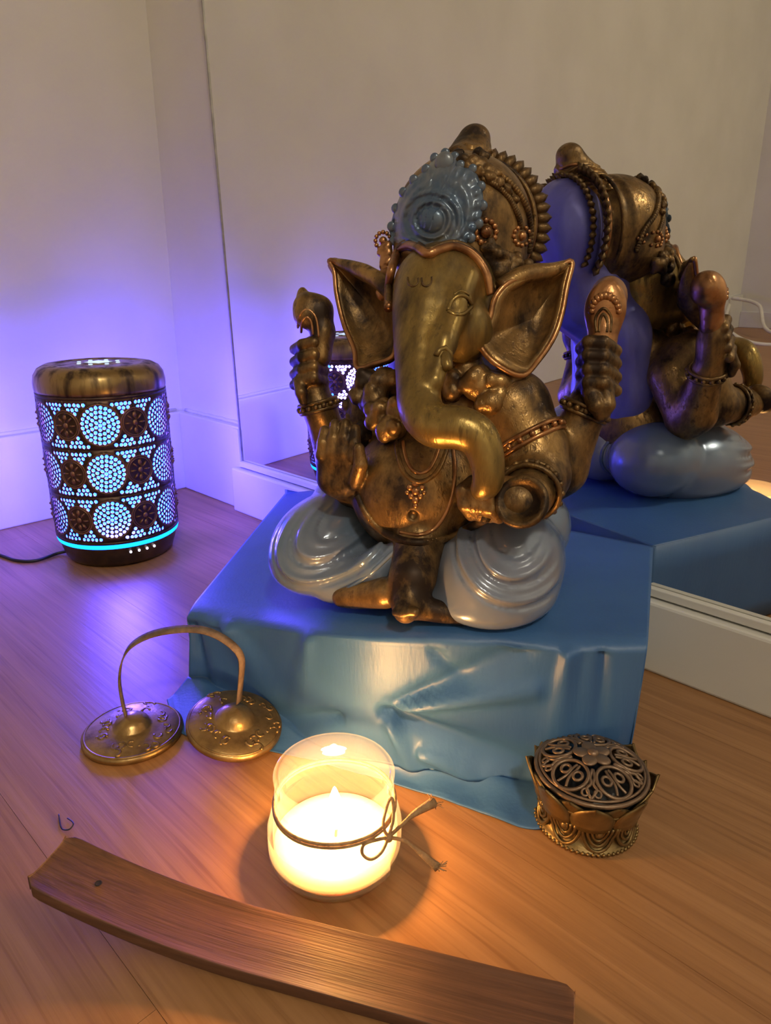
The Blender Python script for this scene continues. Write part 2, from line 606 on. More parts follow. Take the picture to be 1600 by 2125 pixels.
# ------------------------------------------------------------------ signed-distance modelling
f32 = np.float32


def ell(c, r, R=None):
    c = np.asarray(c, f32)
    r = np.asarray(r if hasattr(r, '__len__') else (r, r, r), f32)

    def f(P):
        q = P - c
        if R is not None:
            q = q @ R.astype(f32)
        k0 = np.sqrt(((q / r) ** 2).sum(1)) + 1e-6
        k1 = np.sqrt(((q / (r * r)) ** 2).sum(1)) + 1e-6
        return k0 * (k0 - 1) / k1
    return f


def cone(a, b, ra, rb):
    a, b = np.asarray(a, f32), np.asarray(b, f32)
    d = b - a
    dd = max(float(d @ d), 1e-9)

    def f(P):
        q = P - a
        t = np.clip((q @ d) / dd, 0, 1)
        return np.sqrt(((q - t[:, None] * d) ** 2).sum(1)) - (ra + (rb - ra) * t)
    return f


def smin(a, b, k):
    h = np.clip(0.5 + 0.5 * (b - a) / k, 0, 1)
    return b + (a - b) * h - k * h * (1 - h)


def union(fs, k):
    def f(P):
        d = fs[0](P)
        for g in fs[1:]:
            d = smin(d, g(P), k)
        return d
    return f


def chain(pts, rs, k=0.004):
    return union([cone(pts[i], pts[i + 1], rs[i], rs[i + 1]) for i in range(len(pts) - 1)], k)


def mesh_sdf(f, lo, hi, h, B=8):
    lo, hi = np.asarray(lo, float), np.asarray(hi, float)
    nb = np.ceil((hi - lo) / (h * B)).astype(int)
    n = nb * B + 1
    gx = [lo[i] + (np.arange(nb[i]) + 0.5) * B * h for i in range(3)]
    G = np.stack(np.meshgrid(*gx, indexing='ij'), -1).reshape(-1, 3).astype(f32)
    dc = f(G)
    act = np.abs(dc) < B * h * 0.87 * 1.7 + 0.002
    D = np.repeat(np.repeat(np.repeat(np.where(dc < 0, -1.0, 1.0).reshape(nb).astype(f32), B, 0), B, 1), B, 2)
    D = np.pad(D, ((0, 1), (0, 1), (0, 1)), constant_values=1.0)
    ids = np.argwhere(act.reshape(nb))
    off = np.stack(np.meshgrid(*[np.arange(B)] * 3, indexing='ij'), -1).reshape(-1, 3)
    for s in range(0, len(ids), 400):
        I = (ids[s:s + 400, None, :] * B + off[None]).reshape(-1, 3)
        P = (lo + I * h).astype(f32)
        D[I[:, 0], I[:, 1], I[:, 2]] = f(P)
    D[0], D[:, 0], D[:, :, 0] = 1, 1, 1
    ins = D < 0
    cnt = np.zeros(tuple(n - 1), np.int8)
    for a in (0, 1):
        for b in (0, 1):
            for c in (0, 1):
                cnt += ins[a:n[0] - 1 + a, b:n[1] - 1 + b, c:n[2] - 1 + c]
    cells = np.argwhere((cnt > 0) & (cnt < 8))
    idx = -np.ones(tuple(n - 1), np.int64)
    idx[cells[:, 0], cells[:, 1], cells[:, 2]] = np.arange(len(cells))
    cor = np.array([(a, b, c) for a in (0, 1) for b in (0, 1) for c in (0, 1)])
    vals = np.stack([D[cells[:, 0] + a, cells[:, 1] + b, cells[:, 2] + c] for a, b, c in cor], 1)
    acc = np.zeros((len(cells), 3))
    num = np.zeros(len(cells))
    for i in range(8):
        for j in range(i + 1, 8):
            if np.abs(cor[i] - cor[j]).sum() != 1:
                continue
            va, vb = vals[:, i], vals[:, j]
            ch = (va < 0) != (vb < 0)
            t = np.where(ch, va / np.where(ch, va - vb, 1), 0)
            p = cor[i] + t[:, None] * (cor[j] - cor[i])
            acc += np.where(ch[:, None], p, 0)
            num += ch
    V = lo + (cells + acc / num[:, None]) * h
    F = []
    for ax in range(3):
        sl0 = [slice(0, n[k] - 1) if k == ax else slice(1, n[k] - 1) for k in range(3)]
        sl1 = [slice(1, n[k]) if k == ax else slice(1, n[k] - 1) for k in range(3)]
        A, Bv = ins[tuple(sl0)], ins[tuple(sl1)]
        for flip, mask in ((False, A & ~Bv), (True, ~A & Bv)):
            e = np.argwhere(mask)
            if not len(e):
                continue
            base = e + np.array([0 if k == ax else 1 for k in range(3)])
            u, v = (ax + 1) % 3, (ax + 2) % 3
            q = []
            for du, dv in ((-1, -1), (0, -1), (0, 0), (-1, 0)):
                c = base.copy()
                c[:, u] += du
                c[:, v] += dv
                q.append(idx[c[:, 0], c[:, 1], c[:, 2]])
            q = np.stack(q, 1)
            F.append(q[:, ::-1] if flip else q)
    return V, np.concatenate(F)


def ripple(P, s):
    return np.sin(P[:, 0] * s + 1.3) * np.sin(P[:, 1] * s * 1.1 + 0.4) * np.sin(P[:, 2] * s * 0.93 + 2.1)


# ------------------------------------------------------------------ the blue cloth over its box
BOXH = 0.107
SO = np.array([0.028, 0.482, BOXH])           # statue base centre
SYAW = math.radians(-20.0)
SX = np.array([math.cos(SYAW), math.sin(SYAW), 0])
SY = np.array([-math.sin(SYAW), math.cos(SYAW), 0])

BL, FL_ = at(592, 1024, 0.085), at(388, 1274, 0.062)
BR, FR_ = at(1355, 1135, BOXH), at(1343, 1338, BOXH)
FM0, FM1, FM2 = at(530, 1290, 0.074), at(690, 1306, 0.101), at(1085, 1330, BOXH)


def lerp(a, b, t):
    return a + (b - a) * t


CREASES = [  # (x0,y0,x1,y1,width px,height m) in the unrolled front of the cloth
    (800, 1474, 1080, 1345, 30, -0.0075), (800, 1470, 1110, 1430, 22, 0.0075), (800, 1480, 1090, 1590, 34, -0.008),
    (760, 1322, 1050, 1332, 16, 0.003), (800, 1480, 860, 1600, 18, 0.005), (640, 1330, 620, 1480, 34, 0.003),
    (480, 1300, 560, 1430, 34, 0.006), (400, 1300, 440, 1520, 24, -0.006), (700, 1490, 540, 1500, 34, -0.006),
    (880, 1560, 1110, 1660, 30, 0.006), (1180, 1360, 1150, 1560, 40, 0.004), (1250, 1350, 1240, 1600, 26, -0.003),
    (440, 1290, 520, 1300, 20, 0.003), (900, 1350, 960, 1420, 20, -0.003)]


def crease(px, py):
    d = 0.0
    for x0, y0, x1, y1, wd, hh in CREASES:
        vx, vy = x1 - x0, y1 - y0
        t = ((px - x0) * vx + (py - y0) * vy) / (vx * vx + vy * vy)
        tc = min(max(t, 0), 1)
        q = math.hypot(px - x0 - tc * vx, py - y0 - tc * vy)
        ww = wd * (0.35 + 0.65 * tc)
        d += 1.35 * hh * math.exp(-(q / ww) ** 2) * (1 - 0.55 * tc)
    return d


def proj(p):
    vv = np.asarray(p, float) - CC
    zc = vv @ _fw
    return 800 + FPX * (vv @ CR) / zc, 1062.5 - FPX * (vv @ CU) / zc


NU = 120
top_front = spline([FL_, FM0, FM1, at(880, 1318, BOXH), FM2, at(1215, 1335, BOXH), FR_], 24)
top_front = [top_front[int(round(i * (len(top_front) - 1) / NU))] for i in range(NU + 1)]
hem_px = [(346, 1452), (372, 1518), (470, 1548), (580, 1562), (700, 1592), (820, 1627), (960, 1672), (1115, 1720), (1215, 1660), (1290, 1615)]
hem = spline([at(x, y, 0.0015) for x, y in hem_px], 30)
hem = [hem[int(round(i * (len(hem) - 1) / NU))] for i in range(NU + 1)]
rows = []
# hanging back (behind the box)
for k, z in enumerate((0.004, 0.05, 0.09)):
    rows.append([lerp(BL, BR, i / NU) * [1, 1, 0] + ZZ * z + np.array([0, 0.0, 0]) for i in range(NU + 1)])
NT = 44
for j in range(NT + 1):
    t = j / NT
    r = []
    for i in range(NU + 1):
        u = i / NU
        bk = lerp(BL, BR, u)
        bk[2] = BL[2] + (BOXH - BL[2]) * min(1.0, u / 0.22)
        p = lerp(bk, top_front[i], t).copy()
        px, py = proj(p)
        p[2] += 0.0012 * math.sin(px * 0.013 + 2 * t) * t
        p[2] += crease(px, py) * 0.35
        e = max(0.0, (t - 0.93) / 0.07)
        p[2] -= 0.004 * e * e
        r.append(p)
    rows.append(r)
NF = 56
fdir = np.cross(FR_ - FL_, ZZ)
fdir = fdir / np.linalg.norm(fdir)
if fdir[1] > 0:
    fdir = -fdir
for j in range(1, NF + 1):
    t = j / NF
    r = []
    for i in range(NU + 1):
        a, b = top_front[i] - ZZ * 0.004, hem[i]
        # falls almost straight, then lies out on the floor
        hv = (b - a) * [1, 1, 0]
        fl_ = np.linalg.norm(hv)
        c = a + hv / (fl_ + 1e-9) * min(0.005, 0.4 * fl_)
        if t < 0.7:
            q = t / 0.7
            p = a * (1 - q ** 1.5) + c * q ** 1.5
            p[2] = a[2] * (1 - q) + 0.006 * q
        else:
            q = (t - 0.7) / 0.3
            p = c * (1 - q) + b * q
            p[2] = 0.006 * (1 - q) ** 2 + 0.0015
        px, py = proj(p)
        d = crease(px, py)
        p = p + (fdir * d * min(1.0, (1 - t) * 4 + 0.15) if t < 0.7 else ZZ * abs(d) * 0.5 * (1 - t) / 0.3)
        p[2] += 0.0016 * math.sin(px * 0.05) * t ** 3 * (1 if t < 0.98 else 0.4)
        p[2] = max(p[2], 0.0012)
        r.append(p)
    rows.append(r)
cm = MB()
V_ = [p for r in rows for p in r]
F_ = []
ncol = NU + 1
for j in range(len(rows) - 1):
    for i in range(NU):
        a = j * ncol + i
        F_.append((a, a + ncol, a + ncol + 1, a + 1))
cm.add(V_, F_)
# left and right skirts
for side in (0, NU):
    edge = [rows[j][side] for j in range(3, 3 + NT + 1)]
    o = np.array([-1.0, 0.1, 0]) if side == 0 else np.array([1.0, 0.12, 0])
    sk = []
    for q, zf in enumerate((1.0, 0.75, 0.45, 0.2, 0.02)):
        rr = []
        for j, p in enumerate(edge):
            z = max(p[2] * zf, 0.0015)
            outw = (1 - zf) ** 2 * (-0.004 if side == 0 else -0.003)
            rr.append(np.array([p[0], p[1], z]) + o * outw)
        sk.append(rr)
    V_ = [p for r in sk for p in r]
    F_ = []
    nc = len(edge)
    for q in range(len(sk) - 1):
        for j in range(nc - 1):
            a = q * nc + j
            F_.append((a, a + 1, a + nc + 1, a + nc) if side else (a, a + nc, a + nc + 1, a + 1))
    cm.add(V_, F_)
cloth = cm.build('draped_cloth', M['cloth'])
solid(cloth, 0.0008)
tag(cloth, 'blue cloth draped over the plinth under the elephant-headed statue', 'cloth')

# ------------------------------------------------------------------ the statue
statue = empty('deity_statue', tuple(SO), SYAW)
tag(statue, 'gold and pearl-blue seated elephant-headed deity statue on the blue cloth', 'statue')


def toloc(p):
    q = np.asarray(p) - SO
    return np.array([q @ SX, q @ SY, q[2]])


CL = toloc(CC)


def rayl(px, py):
    d = ray(px, py)
    return np.array([d @ SX, d @ SY, d[2]])


def S(px, py, y):
    d = rayl(px, py)
    yy = y
    for _ in range(5):                    # the figure leans back a little towards its head
        p = CL + d * ((yy - CL[1]) / d[1])
        yy = y + LEAN * max(0.0, p[2] - 0.10)
    return CL + d * ((yy - CL[1]) / d[1])


LEAN = 0.29


def onsurf(f, px, py, lift=0.0, y0=-0.13, y1=0.16):
    """first hit of the sight line with an SDF, in statue coordinates"""
    ys = np.linspace(y0, y1, 260)
    d = rayl(px, py)
    P = np.stack([CL + d * ((y - CL[1]) / d[1]) for y in ys]).astype(f32)
    dd = f(P)
    k = np.argmax(dd < lift)
    if dd[k] >= lift:
        k = int(np.argmin(dd))
    return P[k].astype(float)


# --- lower garment
kL, kR = S(697, 1122, -0.006), S(1036, 1165, -0.014)
hL, hR = S(690, 1085, -0.06), S(1050, 1120, -0.07)


def garment(P):
    d = ell(kL, (0.0445, 0.066, 0.037))(P)
    d = smin(d, ell(kR, (0.0445, 0.066, 0.040))(P), 0.006)
    for c, r in (((-0.062, 0.032, 0.036), (0.040, 0.046, 0.036)), ((0.0, 0.048, 0.036), (0.040, 0.044, 0.036)), ((0.060, 0.034, 0.036), (0.042, 0.046, 0.037))):
        d = smin(d, ell(c, r)(P), 0.004)
    # base spreads a little where it sits
    d = smin(d, ell((kL[0] + 0.006, -0.024, 0.012), (0.043, 0.048, 0.014))(P), 0.010)
    d = smin(d, ell((kR[0] - 0.004, -0.034, 0.012), (0.044, 0.046, 0.014))(P), 0.010)
    d = smin(d, chain([S(838, 1135, -0.052), S(780, 1180, -0.058), S(705, 1220, -0.055)], [0.008, 0.013, 0.015])(P), 0.008)
    # drapery: nested U-shaped folds around each knee
    for c, sx in ((hL, 1.0), (hR, -1.0)):
        q = P - np.asarray(c, f32)
        tilt = q[:, 0] * 0.35 * sx
        r = np.sqrt((q[:, 0] * 0.92) ** 2 + (q[:, 2] - tilt) ** 2 * 1.15 + 1e-9)
        ph = r / 0.0150
        wave = np.abs(np.mod(ph, 1.0) - 0.38)
        wave = np.minimum(wave / 0.38, (1.0 - np.clip(wave, 0, 1)) / 0.62 * 1.0)
        wv = 1.3 * np.abs(np.sin(np.pi * ph)) ** 0.6 - 0.9 + 0.25 * np.sin(4 * np.pi * ph + 0.8)
        win = np.clip((0.012 - q[:, 2] + tilt) / 0.02, 0, 1) * np.clip((r - 0.008) / 0.008, 0, 1) * np.clip((0.052 - r) / 0.012, 0, 1)
        win = win * np.clip((0.0 - q[:, 1] + 0.045) / 0.03, 0, 1)
        d = d - 0.0036 * wv * win
    d = np.maximum(d, -P[:, 2])
    return d


V, Fq = mesh_sdf(garment, (-0.125, -0.10, -0.004), (0.125, 0.115, 0.09), 0.0014)
tag(quads_obj('lower_garment', V, Fq, M['pearl'], statue), 'pearl blue draped garment over the folded legs')
# piped seams on the back of the garment
for xx in (-0.031, 0.031):
    pts = []
    for k in range(14):
        z = 0.002 + 0.066 * k / 13
        ys = np.linspace(0.13, 0.0, 200)
        P = np.stack([np.full(200, xx), ys, np.full(200, z)], 1).astype(f32)
        dd = garment(P)
        kk = int(np.argmax(dd < 0))
        if dd[kk] < 0:
            pts.append((xx, ys[kk] + 0.0004, z))
    MB().tube(pts, 0.0018, 6).build('seam', M['bluegrey'], statue)

# --- body
belly_c = S(872, 1015, -0.014)
T = []
T += [ell(belly_c, (0.049, 0.047, 0.047)), ell(S(905, 880, 0.012), (0.050, 0.036, 0.046)), ell((0.0, 0.028, 0.06), (0.06, 0.05, 0.045)),
      ell(S(785, 845, 0.004), (0.024, 0.024, 0.024)), ell(S(1060, 850, 0.0), (0.026, 0.026, 0.026)), ell(S(925, 770, 0.02), (0.030, 0.030, 0.03))]
torso = union(T, 0.012)
limbs = []
# raised palm arm (front, image left)
limbs.append(chain([S(775, 860, 0.0), S(742, 945, 0.0), S(742, 1010, -0.006), S(706, 1000, -0.034)], [0.019, 0.0165, 0.0165, 0.012]))
palm = union([ell(S(702, 968, -0.047), (0.0160, 0.0068, 0.0215)), ell(S(702, 1000, -0.046), (0.0150, 0.0080, 0.010))], 0.005)
fing = []
for i, (xb, yb, xt, yt) in enumerate(((667, 945, 674, 893), (689, 940, 695, 880), (712, 940, 717, 878), (734, 948, 738, 890))):
    fing.append(chain([S(xb, yb, -0.050), S((xb + xt) / 2, (yb + yt) / 2, -0.0505), S(xt, yt, -0.047)], [0.0042, 0.0041, 0.0034], 0.001))
fing.append(chain([S(738, 1000, -0.050), S(748, 965, -0.0545), S(745, 930, -0.056)], [0.0056, 0.0048, 0.0036], 0.001))
# club arm (back, image left)
limbs.append(chain([S(790, 850, 0.022), S(745, 930, 0.032), S(700, 955, 0.03), S(664, 850, 0.014), S(650, 800, 0.010)], [0.018, 0.0175, 0.0165, 0.0125, 0.0105]))
handB = ell(S(645, 770, 0.010), (0.0135, 0.0115, 0.0225))
fingB = []
for k, py in enumerate((716, 742, 768, 790)):
    fingB.append(chain([S(672, py + 2, 0.010), S(652, py - 6, -0.0035), S(628, py, -0.0035), S(611, py + 9, 0.006)], [0.0043, 0.0046, 0.0045, 0.004], 0.001))
fingB.append(chain([S(622, 792, -0.003), S(625, 815, -0.007), S(629, 832, -0.005)], [0.0050, 0.0046, 0.0036], 0.001))
# bowl arm (front, image right)
limbs.append(chain([S(1062, 850, -0.004), S(1105, 930, -0.004), S(1115, 985, -0.012), S(1095, 1030, -0.046)], [0.025, 0.0225, 0.021, 0.0155]))
palmC = union([ell(S(1055, 1030, -0.058), (0.018, 0.012, 0.0125)), ell(S(1080, 1045, -0.060), (0.014, 0.0115, 0.0125))], 0.006)
fingC = []
for i in range(4):
    x0 = 962 + 19 * i
    fingC.append(chain([S(x0 + 20, 1000 + 2 * i, -0.060), S(x0 - 2, 1018 + 3 * i, -0.0685), S(x0 + 2, 1048 + 3 * i, -0.0705), S(x0 + 16, 1070 + 2 * i, -0.067)],
                       [0.0046, 0.0044, 0.0042, 0.0036], 0.001))
# lotus arm (back, image right)
limbs.append(chain([S(1075, 875, 0.022), S(1135, 985, 0.022), S(1160, 970, 0.022), S(1216, 850, 0.020), S(1232, 810, 0.018)], [0.02, 0.0195, 0.0195, 0.0135, 0.0115]))
handD = ell(S(1240, 765, 0.016), (0.0138, 0.0118, 0.0245))
fingD = []
for k, py in enumerate((712, 739, 767, 795)):
    fingD.append(chain([S(1206, py + 12, 0.012), S(1222, py - 1, 0.0015), S(1252, py, 0.001), S(1278, py + 16, 0.012)], [0.0043, 0.0048, 0.0048, 0.0042], 0.001))
fingD.append(chain([S(1226, 815, 0.004), S(1238, 842, 0.001), S(1248, 862, 0.004)], [0.0062, 0.0058, 0.0042], 0.001))
fingD.append(chain([S(1258, 815, 0.004), S(1262, 840, 0.003), S(1250, 862, 0.005)], [0.0052, 0.0048, 0.0042], 0.001))
# legs in front
limbs.append(chain([S(868, 1140, -0.052), S(856, 1200, -0.070), S(846, 1252, -0.080)], [0.017, 0.0145, 0.0105]))
foot = union([chain([S(852, 1245, -0.080), S(842, 1268, -0.090)], [0.0105, 0.0078]), cone(S(800, 1230, -0.072), S(715, 1238, -0.066), 0.0105, 0.0085),
              cone(S(880, 1262, -0.078), S(960, 1280, -0.07), 0.008, 0.006)], 0.005)
toes = [ell(S(822 + 10 * i, 1271 + (1.0 if i in (1, 2) else -1.5), -0.095), (0.0026, 0.004, 0.003)) for i in range(5)]


def body(P):
    d = torso(P)
    for g in limbs:
        d = smin(d, g(P), 0.007)
    for hnd, fs in ((palm, fing), (handB, fingB), (palmC, fingC), (handD, fingD)):
        d = smin(d, hnd(P), 0.005)
        for g in fs:
            d = smin(d, g(P), 0.0012)
    d = smin(d, foot(P), 0.004)
    for g in toes:
        d = smin(d, g(P), 0.001)
    ph = ell(S(694, 985, -0.057), (0.0085, 0.0040, 0.011))(P)
    d = -smin(-d, ph, 0.003)
    # navel
    nv = np.asarray(navel, f32)
    d = np.maximum(d, -(np.sqrt(((P - nv) ** 2).sum(1)) - 0.0032))
    d = np.maximum(d, -P[:, 2] + 0.0005)
    return d


navel = onsurf(torso, 857, 1070)
V, Fq = mesh_sdf(body, (-0.14, -0.115, -0.004), (0.15, 0.10, 0.235), 0.0013)
quads_obj('body', V, Fq, M['gold'], statue)

# --- head with trunk
tr = [(905, 592, -0.028, 0.0250), (889, 645, -0.041, 0.0222), (874, 720, -0.057, 0.0160), (869, 795, -0.070, 0.0126), (873, 850, -0.079, 0.0118), (902, 884, -0.084, 0.0114),
      (952, 887, -0.085, 0.0110), (992, 906, -0.083, 0.0100), (1010, 950, -0.082, 0.0086), (1013, 998, -0.080, 0.0074), (998, 1018, -0.079, 0.0050)]
trpts = spline([np.array([*S(x, y, d), r]) for x, y, d, r in tr], 3)
HD = [chain([p[:3] for p in trpts], [p[3] for p in trpts], 0.004)]
skull = union([ell(S(925, 612, -0.006), (0.0365, 0.041, 0.0345)), ell(S(960, 686, -0.028), (0.0195, 0.021, 0.022)), ell(S(856, 690, -0.022), (0.012, 0.02, 0.02)),
               ell(S(925, 700, 0.0), (0.030, 0.034, 0.026))], 0.010)
RIDGE = chain([S(966, 580, -0.036), S(946, 635, -0.050), S(921, 712, -0.066), S(902, 790, -0.079)], [0.0085, 0.0090, 0.0076, 0.0055])
eyeR = onsurf(union([skull, HD[0]], 0.006), 953, 632)


def head(P):
    d = smin(skull(P), HD[0](P), 0.008)
    # brow ridge beside the trunk
    d = smin(d, RIDGE(P), 0.005)
    e = np.asarray(eyeR, f32)
    d = np.maximum(d, -(ell(e + np.array([0, -0.002, 0], f32), (0.0105, 0.0036, 0.0068))(P)))
    d = smin(d, ell(e + np.array([0, 0.0010, 0], f32), (0.0080, 0.0048, 0.0054))(P), 0.0008)
    # corner of the mouth, wrinkles across the trunk
    q = P - np.asarray(S(870, 800, -0.08), f32)
    wr = np.clip(1 - np.abs(q[:, 2]) / 0.08, 0, 1) * np.clip((-0.045 - P[:, 1]) / 0.02, 0, 1)
    d = d + 0.00005 * np.sin(P[:, 2] * 1300 + P[:, 0] * 300) * wr
    return d


V, Fq = mesh_sdf(head, (-0.06, -0.115, 0.05), (0.08, 0.085, 0.26), 0.0013)
hd = quads_obj('head', V, Fq, M['goldface'], statue)
dec = MB()
for pts in ([(930, 644), (937, 626), (952, 614), (968, 617), (979, 632)], [(930, 645), (944, 653), (962, 651), (979, 636)]):
    P = spline([onsurf(head, x, y, 0.0002) for x, y in pts], 5)
    dec.tube(P, 0.0014, 6)
P = spline([onsurf(head, x, y, 0.0002) for x, y in ((942, 612), (956, 604), (974, 612))], 5)
dec.tube(P, 0.0008, 6)
dec.build('eyelid', M['goldface'], hd)
mk = MB()
for pts in ([(846, 576), (848, 589), (858, 594), (867, 588), (868, 577)], [(875, 577), (877, 590), (886, 594), (895, 588), (896, 575)]):
    mk.tube(spline([onsurf(head, x, y, 0.0004) for x, y in pts], 6), 0.0007, 6)
mk.build('forehead_mark', M['golddark'], hd)
tk = MB()
tk.tube(spline([S(920, 722, -0.064), S(924, 745, -0.075), S(930, 768, -0.079)], 6), [0.0046, 0.0046, 0.0045, 0.0044, 0.0043, 0.0042, 0.0042, 0.004, 0.004, 0.0038, 0.0034, 0.003, 0.0015], 10)
tk.tube([onsurf(head, x, y, 0.0005) for x, y in ((905, 738), (912, 726), (924, 722), (934, 732), (936, 748))], 0.0018, 8)
tk.build('tusk', M['goldface'], hd)

# --- ears
def make_ear(name, outline, centre, cup, back, mt):
    """outline: (px,py,y) loop; centre (px,py,y); dished towards the back"""
    O3 = spline([S(x, y, d) for x, y, d in outline], 6, closed=True)
    c = S(*centre)
    NR = 10
    V_, F_ = [], []
    n = len(O3)
    V_.append(c + np.array([0, cup, 0]))
    for k in range(1, NR + 1):
        t = k / NR
        for p in O3:
            q = lerp(c, p, t)
            dpt = cup * (1 - t ** 2.2)
            dpt -= 0.0032 * math.exp(-((t - 0.97) / 0.07) ** 2)
            V_.append(q + np.array([0, dpt, 0]))
    for i in range(n):
        F_.append((0, 1 + (i + 1) % n, 1 + i))
    for k in range(NR - 1):
        for i in range(n):
            a, b = 1 + k * n + i, 1 + k * n + (i + 1) % n
            F_.append((a, b, b + n, a + n))
    e = mesh_obj(name, V_, F_, mt, statue)
    solid(e, 0.0032, -1.0 if back else 1.0)
    rim = MB().tube([p + np.array([0, -0.0028, 0]) for p in O3], 0.0019, 7, closed=True)
    rim.build('ear_rim', M['copper'], e)
    return e


make_ear('ear', [(687, 541, 0.004), (712, 547, 0.002), (760, 566, -0.006), (800, 596, -0.014), (822, 625, -0.016), (826, 690, -0.012), (818, 738, -0.014),
                 (780, 754, -0.014), (744, 763, -0.012), (738, 725, -0.004), (716, 670, 0.002), (702, 610, 0.004), (697, 565, 0.004)], (772, 665, -0.004), 0.014, True, M['gold'])
make_ear('ear', [(1187, 543, 0.006), (1150, 560, 0.0), (1100, 570, -0.012), (1055, 588, -0.022), (1028, 620, -0.026), (1018, 660, -0.026), (1000, 700, -0.028), (1003, 725, -0.030),
                 (1035, 757, -0.030), (1085, 778, -0.022), (1118, 748, -0.012), (1150, 700, -0.004), (1167, 650, 0.0), (1177, 595, 0.004)], (1092, 668, -0.012), 0.018, True, M['gold'])
# rolled upper folds of the ears
for q_ in ([(688, 541, 0.004), (735, 556, -0.004), (785, 582, -0.012), (822, 618, -0.018)], [(1187, 543, 0.006), (1140, 562, -0.004), (1085, 572, -0.014), (1040, 598, -0.022)]):
    MB().tube(spline([S(*p) for p in q_], 6), [0.0018] + [0.0018 + 0.0044 * min(1, i / 8) for i in range(1, 19)], 9).build('ear_fold', M['gold'], statue)

def lumps(cs, seed):
    rg = np.random.default_rng(seed)
    fs = []
    for (x, y, d, r) in cs:
        c = np.array([x, y, d]) if abs(x) < 1 else S(x, y, d)
        for k in range(7):
            o_ = rg.normal(0, 1, 3)
            o_ = o_ / np.linalg.norm(o_) * r * 0.7
            fs.append(ell(c + o_, (r * 0.5, r * 0.42, r * 0.5)))
        fs.append(ell(c, r * 0.85))
    return union(fs, 0.0012)


def lump_part(name, cs, seed, mt, parent=statue):
    f = lumps(cs, seed)
    P = np.array([(x, y, d) if abs(x) < 1 else S(x, y, d) for x, y, d, r in cs])
    mr = max(c[3] for c in cs) * 1.9
    V, Fq = mesh_sdf(f, P.min(0) - mr, P.max(0) + mr, 0.0012)
    return quads_obj(name, V, Fq, mt, parent)


# --- headdress
dc_ = S(958, 465, 0.022)


def dome(P):
    d = ell(dc_, (0.048, 0.050, 0.047))(P)
    d = smin(d, ell(dc_ + np.array([0, -0.004, -0.022]), (0.047, 0.047, 0.028))(P), 0.01)
    # stepped bands
    q = P - dc_.astype(f32)
    yy = q[:, 1]
    d = d + 0.0009 * np.sin(yy * 520) * np.clip((yy - 0.004) / 0.008, 0, 1) * np.clip((0.036 - yy) / 0.006, 0, 1)
    return d


V, Fq = mesh_sdf(dome, dc_ - 0.062, dc_ + 0.062, 0.0015)
crown = quads_obj('headdress', V, Fq, M['gold'], statue)
# hair dome at the back of the head
hair_c = dc_ + np.array([0.0, 0.052, -0.006])
hair = lambda P: union([ell(hair_c, (0.043, 0.034, 0.050)), ell(hair_c + np.array([0, -0.012, -0.05]), (0.034, 0.026, 0.03)),
                        ell(lerp(hair_c, np.array([0.0, 0.045, 0.15]), 0.5), (0.036, 0.036, 0.05)), ell(np.array([0.0, 0.050, 0.145]), (0.045, 0.034, 0.05)), ell(np.array([0.0, 0.045, 0.095]), (0.05, 0.033, 0.05))], 0.014)(P) + 0.0004 * np.sin(P[:, 0] * 420 + P[:, 2] * 40)
V, Fq = mesh_sdf(hair, (-0.09, -0.005, 0.045), (0.09, 0.20, 0.335), 0.002)
quads_obj('back_of_head', V, Fq, M['hairblue'], statue)
# ruffle of pointed leaves round the back rim
RC = dc_ + np.array([0.0, 0.040, -0.001])
ring_n = 46
leaf_v = [(-0.0036, 0, 0), (0.0036, 0, 0), (0.0042, 0.001, 0.004), (-0.0042, 0.001, 0.004), (0.0026, 0.002, 0.008), (-0.0026, 0.002, 0.008), (0, 0.003, 0.0108), (0, -0.0024, 0.003), (0, -0.001, 0.0075), (0, 0.004, 0.004)]
leaf_f = [(0, 7, 3), (7, 0, 1), (1, 2, 7), (7, 2, 8), (3, 7, 8), (2, 4, 8), (5, 3, 8), (4, 6, 8), (6, 5, 8), (0, 3, 9), (1, 0, 9), (2, 1, 9), (4, 2, 9), (3, 5, 9), (6, 4, 9), (5, 6, 9)]
first = None
rim_pts = []
for i in range(ring_n):
    a = 2 * math.pi * i / ring_n
    if -2.45 < ((a + math.pi) % (2 * math.pi)) - math.pi < -0.70:
        continue
    dirv = np.array([math.cos(a), 0, math.sin(a)])
    pos = RC + dirv * np.array([0.0465, 1, 0.0465])
    if first is None:
        lf = mesh_obj('ruffle_leaf', leaf_v, leaf_f, M['golddark'], crown)
        first = lf
    else:
        lf = copy_obj(first, crown)
    lf.matrix_local = Matrix.Translation(pos) @ Matrix.Rotation(-(a - math.pi / 2), 4, 'Y') @ Matrix.Rotation(-0.35, 4, 'X') @ Matrix.Scale(1.25, 4)
    lf2 = copy_obj(first, crown)
    a2 = a + math.pi / ring_n
    d2 = np.array([math.cos(a2), 0, math.sin(a2)])
    lf2.matrix_local = Matrix.Translation(RC + d2 * 0.0435 + np.array([0, 0.010, 0])) @ Matrix.Rotation(-(a2 - math.pi / 2), 4, 'Y') @ Matrix.Rotation(-0.75, 4, 'X')
rp = [RC + np.array([math.cos(a) * 0.046, -0.003, math.sin(a) * 0.046]) for a in np.linspace(-0.75, math.pi + 0.75, 60)]
MB().tube(rp, 0.0028, 8).build('rim_band', M['copper'], crown)
rp = [RC + np.array([math.cos(a) * 0.0485, -0.016, math.sin(a) * 0.0475]) for a in np.linspace(-0.6, math.pi + 0.6, 60)]
MB().tube(rp, 0.0017, 7).build('rim_band', M['golddark'], crown)
